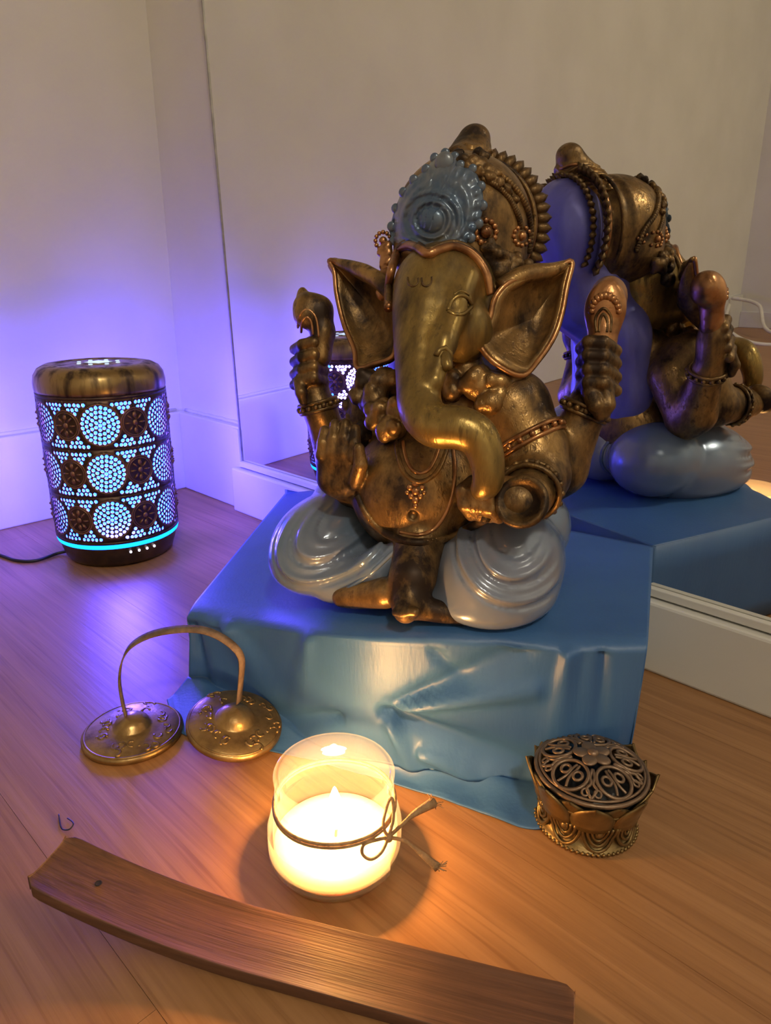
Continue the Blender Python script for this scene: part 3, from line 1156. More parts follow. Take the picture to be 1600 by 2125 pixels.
# finial knob
kb = union([chain([S(968, 352, 0.040), S(978, 318, 0.048), S(985, 290, 0.050)], [0.0200, 0.0145, 0.0098], 0.006), ell(S(985, 286, 0.050), (0.0105, 0.0105, 0.008)),
            cone(S(950, 345, 0.02), S(1020, 372, 0.035), 0.009, 0.012)], 0.005)
kn = lambda P: kb(P) + 0.0012 * np.sin(P[:, 2] * 900 + 3 * np.sin(P[:, 0] * 260)) * np.clip((S(985, 305, 0.05)[2] - P[:, 2]) / 0.004, 0, 1)
kc = S(982, 325, 0.045)
V, Fq = mesh_sdf(kn, kc - 0.04, kc + 0.04, 0.0012)
quads_obj('finial', V, Fq, M['gold'], crown)
fo_ = lambda P: np.minimum(dome(P), kn(P))
lump_part('finial_ornament', [(*onsurf(fo_, x, y, 0.001), r) for x, y, r in ((948, 322, 0.0045), (962, 332, 0.005), (980, 338, 0.005), (998, 342, 0.005), (1012, 350, 0.0048), (970, 350, 0.0042), (992, 358, 0.0045), (1014, 368, 0.0045),
                                                                             (1030, 362, 0.004), (1034, 382, 0.004), (1052, 396, 0.0038), (1068, 414, 0.0036), (990, 318, 0.004), (1004, 326, 0.004))], 12, M['golddark'], crown)
for zz_ in ((304, 0.0108), (316, 0.0132)):
    ringpart_c = onsurf(kn, 984, zz_[0], 0.0)
    MB().tube([S(983, zz_[0], 0.049) + np.array([math.cos(t) * zz_[1], math.sin(t) * zz_[1], 0.0012 * math.sin(3 * t)]) for t in np.linspace(0, 2 * math.pi, 28, endpoint=False)], 0.0014, 7, True).build('finial_ring', M['copper'], crown)
# blue front plate
outl = [(816, 500), (811, 470), (820, 432), (836, 398), (858, 372), (884, 350), (902, 326), (924, 316), (944, 324), (956, 342), (982, 350), (999, 386), (1003, 426), (994, 464), (978, 494), (954, 514), (918, 520), (890, 527), (852, 512)]
ctr = (895, 456)


def rawS(px, py, y):
    d = rayl(px, py)
    return CL + d * ((y - CL[1]) / d[1])


def platepos(x, y, lift):
    p = onsurf(dome, x, y, 0.0)
    return rawS(x, y, p[1] - 0.0035 - lift)


ol = spline([np.array(p, float) for p in outl], 6, closed=True)
NRg = 34
PV, PF = [platepos(*ctr, 0.004)], []
nO = len(ol)
for k in range(1, NRg + 1):
    t = k / NRg
    for i, p in enumerate(ol):
        q = lerp(np.array(ctr, float), p, t)
        # circular near the boss, shield-shaped towards the border
        rad = t * 118
        ang = math.atan2(p[1] - ctr[1], p[0] - ctr[0])
        circ = np.array([ctr[0] + rad * math.cos(ang) * 0.62, ctr[1] + rad * math.sin(ang) * 0.62])
        q = lerp(circ, q, min(1.0, t ** 1.6))
        rr = math.hypot(q[0] - ctr[0], q[1] - ctr[1])
        lift = 0.0040 * math.sqrt(max(0, 1 - (rr / 27) ** 2)) if rr < 27 else 0
        lift += 0.0024 * math.exp(-((rr - 38) / 4.5) ** 2) + 0.0024 * math.exp(-((rr - 58) / 5) ** 2)
        lift += 0.0022 * math.exp(-((t - 0.80) / 0.05) ** 2) + (0.0018 + 0.0012 * math.sin(i * 2 * math.pi * 26 / nO)) * math.exp(-((t - 0.94) / 0.06) ** 2)
        PV.append(platepos(q[0], q[1], lift))
for i in range(nO):
    PF.append((0, 1 + i, 1 + (i + 1) % nO))
for k in range(NRg - 1):
    for i in range(nO):
        a, b = 1 + k * nO + i, 1 + k * nO + (i + 1) % nO
        PF.append((a, a + nO, b + nO, b))
pl = mesh_obj('headdress_plate', PV, PF, M['bluegrey'], crown)
tag(pl, 'blue-grey painted front plate with concentric rings')
solid(pl, 0.006, 1.0)
bd = None
for i in range(0, nO, 6):
    p = lerp(np.array(ctr, float), ol[i], 0.985)
    c3 = platepos(p[0], p[1], 0.001)
    if bd is None:
        bd = MB().ball((0, 0, 0), (0.0034, 0.0014, 0.0034), 10, 7).build('bead', M['bluegrey'], pl)
        b_ = bd
    else:
        b_ = copy_obj(bd, pl)
    b_.location = c3
b_ = MB().ball(platepos(922, 338, 0.002), (0.0068, 0.003, 0.0068), 14, 8).build('top_lobe', M['bluegrey'], pl)
# brow band (double arch)
allf = lambda P: np.minimum(np.minimum(head(P), dome(P)), 1)
hbp = [(806, 640), (806, 600), (812, 560), (824, 526), (844, 510), (866, 514), (888, 527), (912, 518), (940, 512), (968, 520), (992, 540), (1010, 572), (1018, 612)]
hb3 = spline([onsurf(allf, x, y, 0.0015) for x, y in hbp], 6)
MB().tube(hb3, 0.0030, 9).build('brow_band', M['copper'], crown)
hb4 = spline([onsurf(allf, x, y - 9, 0.0012) for x, y in hbp], 6)
MB().tube(hb4, 0.0019, 8).build('brow_band', M['golddark'], crown)
# rosettes on the side of the headdress
for (x, y, s) in ((1008, 481, 1.0), (1083, 490, 0.8), (795, 500, 0.75)):
    c3 = onsurf(dome, x, y, 0.001)
    r_ = MB().ball(c3, (0.0042 * s, 0.004 * s, 0.0042 * s), 10, 7)
    for k in range(12):
        a = 2 * math.pi * k / 12
        q = onsurf(dome, x + 21 * s * math.cos(a), y + 24 * s * math.sin(a), 0.0008)
        r_.ball(q, 0.0022 * s, 7, 5)
    r_.build('rosette', M['copper'], crown)
# band of beads over the crown and side curls
for lst, rr, nm in (([(1003, 372), (1030, 385), (1055, 410), (1072, 440), (1082, 470)], 0.0022, 'bead_band'), ([(1000, 350), (1035, 362), (1070, 392), (1092, 430), (1100, 470), (1098, 520)], 0.0026, 'bead_band')):
    pts = spline([onsurf(dome, x, y, 0.0008) for x, y in lst], 7)
    b_ = MB()
    for p in pts:
        b_.ball(p, rr, 7, 5)
    b_.build(nm, M['golddark'], crown)


lump_part('hair_curls', [(1028, 530, -0.010, 0.008), (1035, 565, -0.008, 0.0085), (1035, 605, -0.006, 0.008), (1060, 550, 0.004, 0.009), (1090, 560, 0.014, 0.008), (1015, 515, -0.014, 0.006)], 3, M['golddark'])
lump_part('hair_curls', [(803, 545, 0.0, 0.0065), (800, 575, -0.004, 0.007), (803, 605, -0.006, 0.007), (800, 520, 0.002, 0.006)], 4, M['copper'])
lump_part('garland', [(765, 790, -0.020, 0.010), (752, 820, -0.020, 0.009), (778, 830, -0.028, 0.011), (790, 862, -0.034, 0.011), (815, 888, -0.040, 0.011), (800, 790, -0.026, 0.011), (822, 850, -0.040, 0.009)], 5, M['gold'])
lump_part('shawl', [(965, 765, -0.020, 0.012), (990, 800, -0.026, 0.012), (1020, 800, -0.022, 0.012), (1050, 790, -0.014, 0.012), (1085, 830, -0.012, 0.012), (1105, 870, -0.012, 0.012), (1020, 835, -0.028, 0.010), (940, 800, -0.026, 0.010)], 6, M['gold'])
lump_part('shawl', [(735, 850, -0.006, 0.010), (760, 905, -0.012, 0.011), (740, 880, -0.010, 0.009)], 9, M['golddark'])

# --- ornaments on the body
bodyf = lambda P: np.minimum(body(P), garment(P))


def surf_tube(name, px, r, mt, lift=0.0004, n=7, parent=statue, f=None, closed=False):
    pts = spline([onsurf(f or bodyf, x, y, lift) for x, y in px], n, closed)
    return MB().tube(pts, r, 8, closed).build(name, mt, parent)


surf_tube('necklace', [(822, 915), (828, 955), (842, 985), (868, 1000), (896, 990), (915, 965), (928, 930)], 0.0017, M['gold'])
surf_tube('necklace', [(836, 915), (842, 950), (856, 975), (872, 982), (890, 974), (904, 950), (912, 925)], 0.0013, M['copper'])
pn = MB()
for (x, y, r) in ((862, 1004, 0.003), (850, 1012, 0.0022), (876, 1012, 0.0022), (862, 1020, 0.0028), (853, 1030, 0.002), (872, 1030, 0.002), (862, 1038, 0.0026), (862, 1050, 0.0018), (845, 1022, 0.0016), (880, 1022, 0.0016)):
    pn.ball(onsurf(bodyf, x, y, 0.0003), (r, r * 0.7, r), 9, 6)
pn.build('pendant', M['copper'], statue)
surf_tube('sacred_thread', [(940, 930), (944, 975), (940, 1020), (925, 1065), (900, 1098), (868, 1110), (830, 1104)], 0.0014, M['copper'])
surf_tube('belt', [(742, 1028), (758, 1062), (785, 1095), (825, 1118), (870, 1126), (925, 1116), (975, 1095), (1010, 1075)], 0.0028, M['golddark'])
surf_tube('garment_hem', [(842, 1125), (812, 1150), (780, 1180), (745, 1208), (705, 1232)], 0.0016, M['pearl'], f=garment)


def ringpart(name, c, axis, R, r, mt, parent=statue, beads=0):
    axis = np.asarray(axis, float) / np.linalg.norm(axis)
    u = np.cross(axis, [0, 1.0, 0.2])
    u /= np.linalg.norm(u)
    v_ = np.cross(axis, u)
    b_ = MB()
    for off in (-1.3 * r, 1.3 * r):
        b_.tube([np.asarray(c) + axis * off + R * (u * math.cos(t) + v_ * math.sin(t)) for t in np.linspace(0, 2 * math.pi, 28, endpoint=False)], r * 0.75, 7, True)
    for k in range(beads):
        t = 2 * math.pi * k / beads
        b_.ball(np.asarray(c) + (R + r * 0.4) * (u * math.cos(t) + v_ * math.sin(t)), r, 7, 5)
    return b_.build(name, mt, parent)


ringpart('bracelet', S(661, 842, 0.014), S(650, 800, 0.010) - S(672, 880, 0.018), 0.0145, 0.0022, M['gold'], beads=16)
ringpart('bracelet', S(1214, 852, 0.020), S(1232, 810, 0.018) - S(1190, 900, 0.021), 0.0155, 0.0022, M['gold'], beads=16)
ringpart('bracelet', S(1101, 1018, -0.038), S(1092, 1032, -0.048) - S(1112, 995, -0.020), 0.0185, 0.0022, M['gold'], beads=18)
ringpart('armlet', S(1098, 915, -0.004), S(1105, 930, -0.004) - S(1062, 850, -0.004), 0.0242, 0.0022, M['copper'], beads=18)
ringpart('armlet', S(760, 900, 0.0), S(742, 945, 0.0) - S(775, 860, 0.0), 0.0190, 0.0022, M['copper'], beads=16)

# --- things in the hands
cb = chain([S(668, 740, 0.004), S(670, 690, 0.004), S(660, 645, 0.003), S(640, 640, 0.001), S(636, 655, -0.002)], [0.0075, 0.0085, 0.0105, 0.0105, 0.0095], 0.005)
club = lambda P: union([cb, ell(S(628, 613, 0.002), (0.0042, 0.0042, 0.006))], 0.004)(P)
cc_ = S(650, 675, 0.002)
V, Fq = mesh_sdf(club, cc_ - 0.035, cc_ + 0.035, 0.0011)
cl_ = quads_obj('club', V, Fq, M['gold'], statue)
b_ = MB()
for pts in ([(625, 690), (627, 668), (636, 658), (646, 668), (650, 695)], [(618, 680), (622, 655), (638, 642), (656, 660), (662, 700)]):
    b_.tube(spline([onsurf(club, x, y, 0.0003) for x, y in pts], 6), 0.001, 6)
b_.build('carved_line', M['copper'], cl_)
lb_ = union([ell(S(1256, 642, 0.012), (0.0135, 0.0085, 0.0185)), cone(S(1252, 690, 0.014), S(1248, 720, 0.015), 0.0095, 0.010), ell(S(1264, 595, 0.012), (0.0045, 0.0045, 0.0055)),
             ell(S(1262, 618, 0.020), (0.0125, 0.010, 0.014))], 0.005)
cc_ = S(1256, 655, 0.012)
V, Fq = mesh_sdf(lb_, cc_ - 0.036, cc_ + 0.036, 0.0011)
lt_ = quads_obj('lotus_bud', V, Fq, M['copper'], statue)
b_ = MB()
for pts in ([(1238, 690), (1236, 660), (1252, 640), (1268, 658), (1266, 690)], [(1244, 690), (1245, 665), (1252, 652), (1260, 665), (1259, 690)]):
    b_.tube(spline([onsurf(lb_, x, y, 0.0003) for x, y in pts], 6), 0.0011, 6)
b_.build('carved_line', M['golddark'], lt_)
for k in range(11):
    a = math.pi * (0.02 + 0.96 * k / 10)
    q0 = onsurf(lb_, 1256 + 22 * math.cos(a), 648 - 26 * math.sin(a), 0.0003)
    q1 = onsurf(lb_, 1256 + 33 * math.cos(a), 648 - 42 * math.sin(a), 0.0003)
    MB().tube([q0, lerp(q0, q1, 0.5), q1], [0.0017, 0.0026, 0.002], 7).build('petal', M['copper'], lt_)
# sweet bowl in the front hand, trunk tip dips into it
bc = S(1083, 1042, -0.072)
bn = np.array([-0.12, -0.82, 0.45])
bn /= np.linalg.norm(bn)
u_ = np.cross(bn, [0, 0, 1.0])
u_ /= np.linalg.norm(u_)
v_ = np.cross(bn, u_)
b_ = MB()
n_ = 28
prof = [(0.0, -0.004), (0.006, -0.0038), (0.0095, -0.0015), (0.0125, 0.0022), (0.0148, 0.003), (0.0160, 0.0005), (0.0150, -0.004), (0.011, -0.009), (0.0, -0.011)]
VV, FF = [], []
for i in range(n_):
    a = 2 * math.pi * i / n_
    for r, z in prof:
        VV.append(bc + (u_ * math.cos(a) + v_ * math.sin(a)) * r + bn * z)
for i in range(n_):
    j = (i + 1) % n_
    for k in range(len(prof) - 1):
        FF.append((i * len(prof) + k, j * len(prof) + k, j * len(prof) + k + 1, i * len(prof) + k + 1))
b_.add(VV, FF).build('bowl', M['golddark'], statue)

# ------------------------------------------------------------------ oil diffuser lamp
DP = np.array([-0.324, 0.798, 0.0])
dif = tag(empty('oil_diffuser', tuple(DP)), 'round bronze oil diffuser lamp glowing blue through perforated metal sides', 'diffuser')
face = math.atan2(-DP[1], -DP[0])             # direction towards the viewer
dif.rotation_euler = (0, 0, face)
dif.scale = (0.935, 0.935, 1.0)
R0 = 0.0735
MB().lathe([(0.0, 0.0005), (0.058, 0.0005), (0.063, 0.002), (0.066, 0.006), (0.0695, 0.016), (0.0715, 0.0245), (0.0725, 0.0255), (0.0, 0.0255)], 96).build('base', M['bronzebase'], dif)
MB().lathe([(0.070, 0.0255), (0.0735, 0.0262), (0.0742, 0.0285), (0.0735, 0.0308), (0.070, 0.0315)], 96).build('light_ring', M['ring'], dif)
SH0, SH1 = 0.0315, 0.197
ROWH = (SH1 - SH0 - 0.006) / 3
SEC = 2 * math.pi / 6


def make_tile():
    wd, ht = SEC * R0, ROWH
    cx, cz = wd * 0.5, ht * 0.5
    pts, edges, faces = [], [], []
    nx, nz_ = 22, 10
    # border
    bp = [(wd * i / nx, 0) for i in range(nx)] + [(wd, ht * i / nz_) for i in range(nz_)] + [(wd - wd * i / nx, ht) for i in range(nx)] + [(0, ht - ht * i / nz_) for i in range(nz_)]
    pts += bp
    edges += [(i, (i + 1) % len(bp)) for i in range(len(bp))]
    holes = []
    rg = random.Random(5)

    def hole(x, z, r):
        n = rg.choice((6, 6, 7))
        a0 = rg.random() * 6.28
        k = len(pts)
        for i in range(n):
            a = a0 + 2 * math.pi * i / n
            q = r * rg.uniform(0.86, 1.08)
            pts.append((x + q * math.cos(a), z + q * math.sin(a)))
        edges.extend((k + i, k + (i + 1) % n) for i in range(n))
        holes.append((x, z))

    sp = 0.0050
    # round window: rings of cells
    for ri in range(0, 5):
        rr = 0.0048 * ri
        n = 1 if ri == 0 else int(round(2 * math.pi * rr / sp))
        for i in range(n):
            a = 2 * math.pi * (i + 0.37 * ri) / max(n, 1)
            hole(cx + rr * math.cos(a), cz + rr * math.sin(a), 0.00222)
    # cells round the medallion on the tile's side seams (kept clear of the seam itself)
    j = 0
    z = 0.0042
    while z < ht - 0.0035:
        x = 0.003 + (0.5 * sp if j % 2 else 0)
        while x < wd - 0.0025:
            d0 = math.hypot(x - cx, z - cz)
            d1 = min(math.hypot(x, z - cz), math.hypot(x - wd, z - cz))
            if d0 > 0.0258 and d1 > 0.0180 and abs(x - cx) > 0.0100:
                hole(x + rg.uniform(-.0004, .0004), z + rg.uniform(-.0004, .0004), 0.0022)
            x += sp
        z += sp * 0.88
        j += 1
    # helper points so that long faces follow the cylinder
    for i in range(1, nx):
        for k in range(1, nz_):
            x, zz = wd * i / nx, ht * k / nz_
            if all((x - hx) ** 2 + (zz - hz) ** 2 > 0.0030 ** 2 for hx, hz in holes):
                pts.append((x, zz))
    vo, eo, fo, *_ = delaunay_2d_cdt([Vector(p) for p in pts], edges, [], 0, 1e-6)
    H = np.array(holes)
    keep = []
    for f in fo:
        c = sum((vo[i] for i in f), Vector((0, 0))) / len(f)
        if c.x < 0 or c.x > wd:
            continue
        dd = np.hypot(H[:, 0] - c.x, H[:, 1] - c.y)
        if dd.min() < 0.0020 and all(np.hypot(H[:, 0] - vo[i].x, H[:, 1] - vo[i].y).min() < 0.00255 for i in f):
            continue
        keep.append(tuple(f))
    return [(p.x, p.y) for p in vo], keep


tv, tf = make_tile()
shell = MB()
ROT0 = math.radians(-5.0) - SEC / 2
for rw in range(3):
    for sc_ in range(6):
        vs = []
        for x, z in tv:
            a = ROT0 + sc_ * SEC + x / R0
            vs.append((R0 * math.cos(a), R0 * math.sin(a), SH0 + 0.003 + rw * ROWH + z))
        shell.add(vs, tf)
for z0, z1 in ((SH0, SH0 + 0.003), (SH1 - 0.003, SH1)):
    shell.lathe([(R0, z0), (R0, z1)], 96)
so = shell.build('perforated_shell', M['bronze'], dif)
solid(so, 0.0012, 1.0)
tag(so, kind='stuff')
MB().lathe([(0.0690, SH0), (0.0690, SH1)], 72).build('glowing_sleeve', M['sleeve'], dif)
# round window rims and flower medallions: one of each, copied
rimp = None
for rw in range(3):
    zc = SH0 + 0.003 + (rw + 0.5) * ROWH
    for sc_ in range(6):
        for kind in (0, 1):
            a = ROT0 + sc_ * SEC + (SEC / 2 if kind == 0 else 0)
            if kind == 0:
                if rw == 0 and sc_ == 0:
                    b_ = MB()
                    for rad, tr_ in ((0.0222, 0.0010), (0.0240, 0.0007)):
                        b_.tube([(R0 + 0.0006, 0, 0)] * 0 or [((R0 + 0.0004) * math.cos(rad / R0 * math.cos(t)), (R0 + 0.0004) * math.sin(rad / R0 * math.cos(t)), rad * math.sin(t)) for t in np.linspace(0, 2 * math.pi, 44, endpoint=False)], tr_, 6, True)
                    p0 = b_.build('window_rim', M['medal'], dif)
                    o = p0
                else:
                    o = copy_obj(p0, dif)
            else:
                if rw == 0 and sc_ == 0:
                    b_ = MB()
                    cyl = lambda rad, t, h=0.0: ((R0 + h) * math.cos(rad / R0 * math.cos(t)), (R0 + h) * math.sin(rad / R0 * math.cos(t)), rad * math.sin(t))
                    for rad, tr_ in ((0.0160, 0.0010), (0.0138, 0.0007)):
                        b_.tube([cyl(rad, t, 0.0008) for t in np.linspace(0, 2 * math.pi, 36, endpoint=False)], tr_, 6, True)
                    for k in range(8):
                        t = 2 * math.pi * k / 8
                        b_.tube([cyl(0.0050, t, 0.0006), cyl(0.0082, t, 0.0012), cyl(0.0115, t, 0.0006)], [0.0011, 0.0027, 0.0019], 7, flat=0.5)
                    b_.ball((R0 + 0.0006, 0, 0), (0.002, 0.0032, 0.0032), 10, 6)
                    p1 = b_.build('medallion', M['medal'], dif)
                    o = p1
                else:
                    o = copy_obj(p1, dif)
            o.location = (0, 0, zc)
            o.rotation_euler = (0, 0, a)
# cap
cap_prof = [(0.0745, SH1 + 0.0006), (0.0752, SH1 + 0.004), (0.0752, SH1 + 0.010), (0.0735, SH1 + 0.018), (0.0690, SH1 + 0.0245), (0.062, SH1 + 0.0280), (0.052, SH1 + 0.0292),
            (0.049, SH1 + 0.0290), (0.048, SH1 + 0.0282), (0.046, SH1 + 0.0280), (0.030, SH1 + 0.0286), (0.0, SH1 + 0.0290)]
cp = MB().lathe(cap_prof, 96).build('cap', M['brasscap'], dif)
solid(cp, 0.0015, -1.0)
MB().lathe([(0.0715, SH1 - 0.001), (0.0742, SH1 + 0.0004), (0.0715, SH1 + 0.0016)], 96).build('cap_seam', M['bronze'], dif)
st_v, st_f = [(0, 0, SH1 + 0.0296)], []
for i in range(16):
    a = 2 * math.pi * i / 16
    r = 0.0165 if i % 2 == 0 else 0.0125
    st_v.append((r * math.cos(a), r * math.sin(a), SH1 + 0.0296))
st_f = [(0, 1 + i, 1 + (i + 1) % 16) for i in range(16)]
M['topglow'] = emat('top_opening_glow', (0.55, 0.68, 1.0), 1.1)
mesh_obj('top_opening', st_v, st_f, M['topglow'], dif, smooth=False)
dot = None
for i in range(8):
    a = 2 * math.pi * (i + 0.5) / 8
    if dot is None:
        dot = MB().lathe([(0, 0.0006), (0.0022, 0.0005), (0.0026, -0.0002)], 12).build('vent_hole', M['topglow'], dif)
        o = dot
    else:
        o = copy_obj(dot, dif)
    o.location = (0.0235 * math.cos(a), 0.0235 * math.sin(a), SH1 + 0.0292)
ld_ = None
for i in range(4):
    a = math.radians(-2 + 8.2 * i) + math.radians(10)
    if ld_ is None:
        ld_ = MB().ball((0, 0, 0), 0.0016, 10, 6).build('indicator_light', M['led'], dif)
        o = ld_
    else:
        o = copy_obj(ld_, dif)
    o.location = (0.0709 * math.cos(a), 0.0709 * math.sin(a), 0.0195)
for z in (0.06, 0.115, 0.17):
    pd = bpy.data.lights.new('diffuser_light', 'POINT')
    pd.energy = LAMP_BLUE_W
    pd.color = (0.10, 0.06, 1.0)
    pd.shadow_soft_size = 0.03
    po = bpy.data.objects.new('diffuser_light', pd)
    po.location = (0, 0, z)
    po.parent = dif
    COL.objects.link(po)
# its power cord
cp_ = [at(150, 1142, 0.006), at(120, 1148, 0.0025), at(75, 1163, 0.002), at(35, 1163, 0.002), at(0, 1152, 0.002), at(-60, 1135, 0.002)]
tag(MB().tube(spline(cp_, 8), 0.0019, 8).build('power_cord', M['black']), 'thin black power cord running from the glowing diffuser along the floor', 'cord')

# ------------------------------------------------------------------ candle in a jar
JP = np.array([-0.0275, 0.318, 0.0])
jar = tag(empty('jar_candle', tuple(JP)), 'lit candle in a glass jar with a twine bow round its neck', 'candle')
outer = [(0.0, 0.0008), (0.024, 0.0008), (0.030, 0.002), (0.0345, 0.006), (0.0368, 0.012), (0.0375, 0.020), (0.0375, 0.029), (0.0362, 0.035), (0.0338, 0.0385), (0.0325, 0.040),
         (0.0325, 0.047), (0.0332, 0.0485), (0.0332, 0.0505), (0.0325, 0.052), (0.0325, 0.0575), (0.0332, 0.0590), (0.0334, 0.0615), (0.0325, 0.063), (0.0312, 0.063)]
inner = [(0.0303, 0.0620), (0.0300, 0.050), (0.0300, 0.041), (0.0318, 0.037), (0.0345, 0.032), (0.0352, 0.026), (0.0352, 0.014), (0.0325, 0.007), (0.027, 0.0042), (0.0, 0.0042)]
MB().lathe(outer + inner, 80).build('glass_jar', M['glass'], jar)
MB().lathe([(0.0, 0.0046), (0.0265, 0.0046), (0.0322, 0.0075), (0.0349, 0.0135), (0.0349, 0.0170), (0.0340, 0.0182), (0.030, 0.0174), (0.0, 0.0170)], 72).build('wax', M['wax'], jar)
MB().tube([(0, 0, 0.016), (0.0004, 0, 0.021), (0.0012, 0, 0.024)], 0.0008, 8).build('wick', M['wick'], jar)
fl = MB()
fp = [(0.0, 0.0225), (0.0026, 0.0240), (0.0052, 0.0280), (0.0060, 0.0325), (0.0050, 0.0385), (0.0030, 0.0440), (0.0010, 0.0500), (0.0, 0.0515)]
fl.lathe(fp, 20).build('flame', M['flame'], jar)
cd = bpy.data.lights.new('candle_light', 'POINT')
cd.energy = CANDLE_W
cd.color = (1.0, 0.47, 0.13)
cd.shadow_soft_size = 0.006
co = bpy.data.objects.new('candle_light', cd)
co.location = (0, 0, 0.041)
co.parent = jar
COL.objects.link(co)
# paper label round the lower part
lb = MB()
n_ = 40
VV, FF = [], []
for i in range(n_ + 1):
    a = math.radians(-205) + math.radians(170) * i / n_
    for r, z in ((0.0379, 0.0115), (0.0381, 0.020), (0.0380, 0.0275)):
        VV.append((r * math.cos(a), r * math.sin(a), z))
for i in range(n_):
    for k in range(2):
        FF.append((i * 3 + k, (i + 1) * 3 + k, (i + 1) * 3 + k + 1, i * 3 + k + 1))
lbo = lb.add(VV, FF).build('paper_label', glassmat('clear_label', (0.93, 0.86, 0.74), 0.3, 0.15), jar)
# twine
tw = MB()
for dz in (0.0410, 0.0432):
    tw.tube([(0.0338 * math.cos(t), 0.0338 * math.sin(t), dz + 0.0005 * math.sin(3 * t)) for t in np.linspace(0, 2 * math.pi, 60, endpoint=False)], 0.0009, 6, True)
two = tw.build('twine', M['twine'], jar)


def J(px, py, dy):
    """point on the sight line at depth y = dy in front of the jar axis"""
    d = ray(px, py)
    t = (JP[1] + dy - CC[1]) / d[1]
    return CC + d * t - JP


kn_ = J(806, 1738, -0.021)
bw = MB()
bw.ball(kn_, 0.0026, 10, 7)
bw.tube(spline([kn_, J(795, 1712, -0.020), J(806, 1665, -0.015), J(815, 1660, -0.015), J(816, 1700, -0.019), kn_], 7), 0.0009, 6)
bw.tube(spline([kn_, J(785, 1742, -0.026), J(756, 1752, -0.030), J(752, 1772, -0.031), J(770, 1783, -0.030), J(792, 1768, -0.026), kn_], 7), 0.0009, 6)
bw.build('bow', M['twine'], two)
tails = MB()
tails.tube(spline([kn_, J(830, 1715, -0.020), J(858, 1690, -0.014), J(900, 1665, -0.004)], 7), [0.0010] * 12 + [0.0012 + 0.0002 * i for i in range(10)], 6)
tails.tube(spline([kn_, J(840, 1745, -0.026), J(872, 1770, -0.032), J(908, 1800, -0.040)], 7), [0.0010] * 12 + [0.0012 + 0.00015 * i for i in range(10)], 6)
rg = random.Random(2)
for (ex, ey, dy) in ((900, 1665, -0.004), (908, 1800, -0.040)):
    e0 = J(ex, ey, dy)
    for k in range(9):
        e1 = J(ex + rg.uniform(-14, 22), ey + rg.uniform(-18, 14), dy + rg.uniform(-.004, .004))
        tails.tube([lerp(kn_, e0, rg.uniform(0.6, 0.95)), e0 * 0.5 + e1 * 0.5, e1], 0.00028, 4)
tails.build('twine_end', M['twine'], two)

# ------------------------------------------------------------------ incense burner (lotus bowl)
BP = np.array([0.1250, 0.3500, 0.0])
bur = tag(empty('incense_burner', tuple(BP)), 'small bronze lotus-shaped incense burner with pierced scrollwork lid', 'incense burner')
bur.rotation_euler = (0, 0, math.radians(-12))
MB().lathe([(0.0, 0.0006), (0.0295, 0.0006), (0.0306, 0.0018), (0.0302, 0.003), (0.0285, 0.0038), (0.0265, 0.006), (0.0258, 0.012), (0.0272, 0.019), (0.0305, 0.026), (0.0335, 0.0305),
            (0.0325, 0.031), (0.0285, 0.0262), (0.0245, 0.02), (0.0, 0.018)], 72).build('cup', M['burner'], bur)
bd_ = None
for i in range(64):
    a = 2 * math.pi * i / 64
    if bd_ is None:
        bd_ = MB().ball((0, 0, 0), 0.0012, 6, 5).build('base_bead', M['burner'], bur)
        o = bd_
    else:
        o = copy_obj(bd_, bur)
    o.location = (0.0304 * math.cos(a), 0.0304 * math.sin(a), 0.0022)
# nested arch petals on the foot
ar = None
for i in range(9):
    a = 2 * math.pi * i / 9
    if ar is None:
        b_ = MB()
        for q, (wd_, hh) in enumerate(((0.0092, 0.0165), (0.0066, 0.0125), (0.0042, 0.009), (0.0022, 0.006))):
            pts = []
            for t in np.linspace(-0.1, math.pi + 0.1, 18):
                y = wd_ * math.cos(t)
                z = 0.0195 - hh * math.sin(t) * 0.95
                rr = 0.0272 + 0.0012 + max(0, (0.012 - z)) * 0.12 + max(0, z - 0.012) * 0.28
                pts.append((rr * math.cos(y / 0.028), rr * math.sin(y / 0.028), z))
            b_.tube(pts, 0.0011 - 0.0001 * q, 6)
        b_.ball((0.0292, 0, 0.0165), (0.0018, 0.0022, 0.0026), 8, 6)
        ar = b_.build('arch_petal', M['burner'], bur)
        o = ar
    else:
        o = copy_obj(ar, bur)
    o.rotation_euler = (0, 0, a)
# upstanding lotus petals round the rim, two rings
def petal_mesh(name, wd_, z0, z1, r0, r1, th=0.0012):
    VV, FF = [], []
    nu, nv = 7, 7
    for j in range(nv):
        t = j / (nv - 1)
        z = z0 + (z1 - z0) * t
        r = r0 + (r1 - r0) * t ** 1.3
        ww = wd_ * (math.sqrt(max(0.0, 1 - max(0, (t - 0.35) / 0.65) ** 1.6)) * (0.82 + 0.18 * math.sin(t * math.pi)))
        for i in range(nu):
            s_ = -1 + 2 * i / (nu - 1)
            y = ww * s_
            rr = r - 0.0016 * s_ * s_
            VV.append((rr * math.cos(y / r), rr * math.sin(y / r), z + 0.0012 * (1 - abs(s_)) * t))
    for j in range(nv - 1):
        for i in range(nu - 1):
            a = j * nu + i
            FF.append((a, a + 1, a + nu + 1, a + nu))
    o = mesh_obj(name, VV, FF, M['burner'], bur)
    solid(o, th)
    return o


for ring_i, (n, a0, args) in enumerate(((8, 0.0, (0.0135, 0.019, 0.040, 0.0315, 0.0388)), (8, math.pi / 8, (0.012, 0.022, 0.0385, 0.0300, 0.0362)))):
    pm = petal_mesh('lotus_petal', *args)
    for i in range(n):
        o = pm if i == 0 else copy_obj(pm, bur)
        o.rotation_euler = (0, 0, a0 + 2 * math.pi * i / n)
# pierced lid: scrolls on a shallow dome
lid = MB()


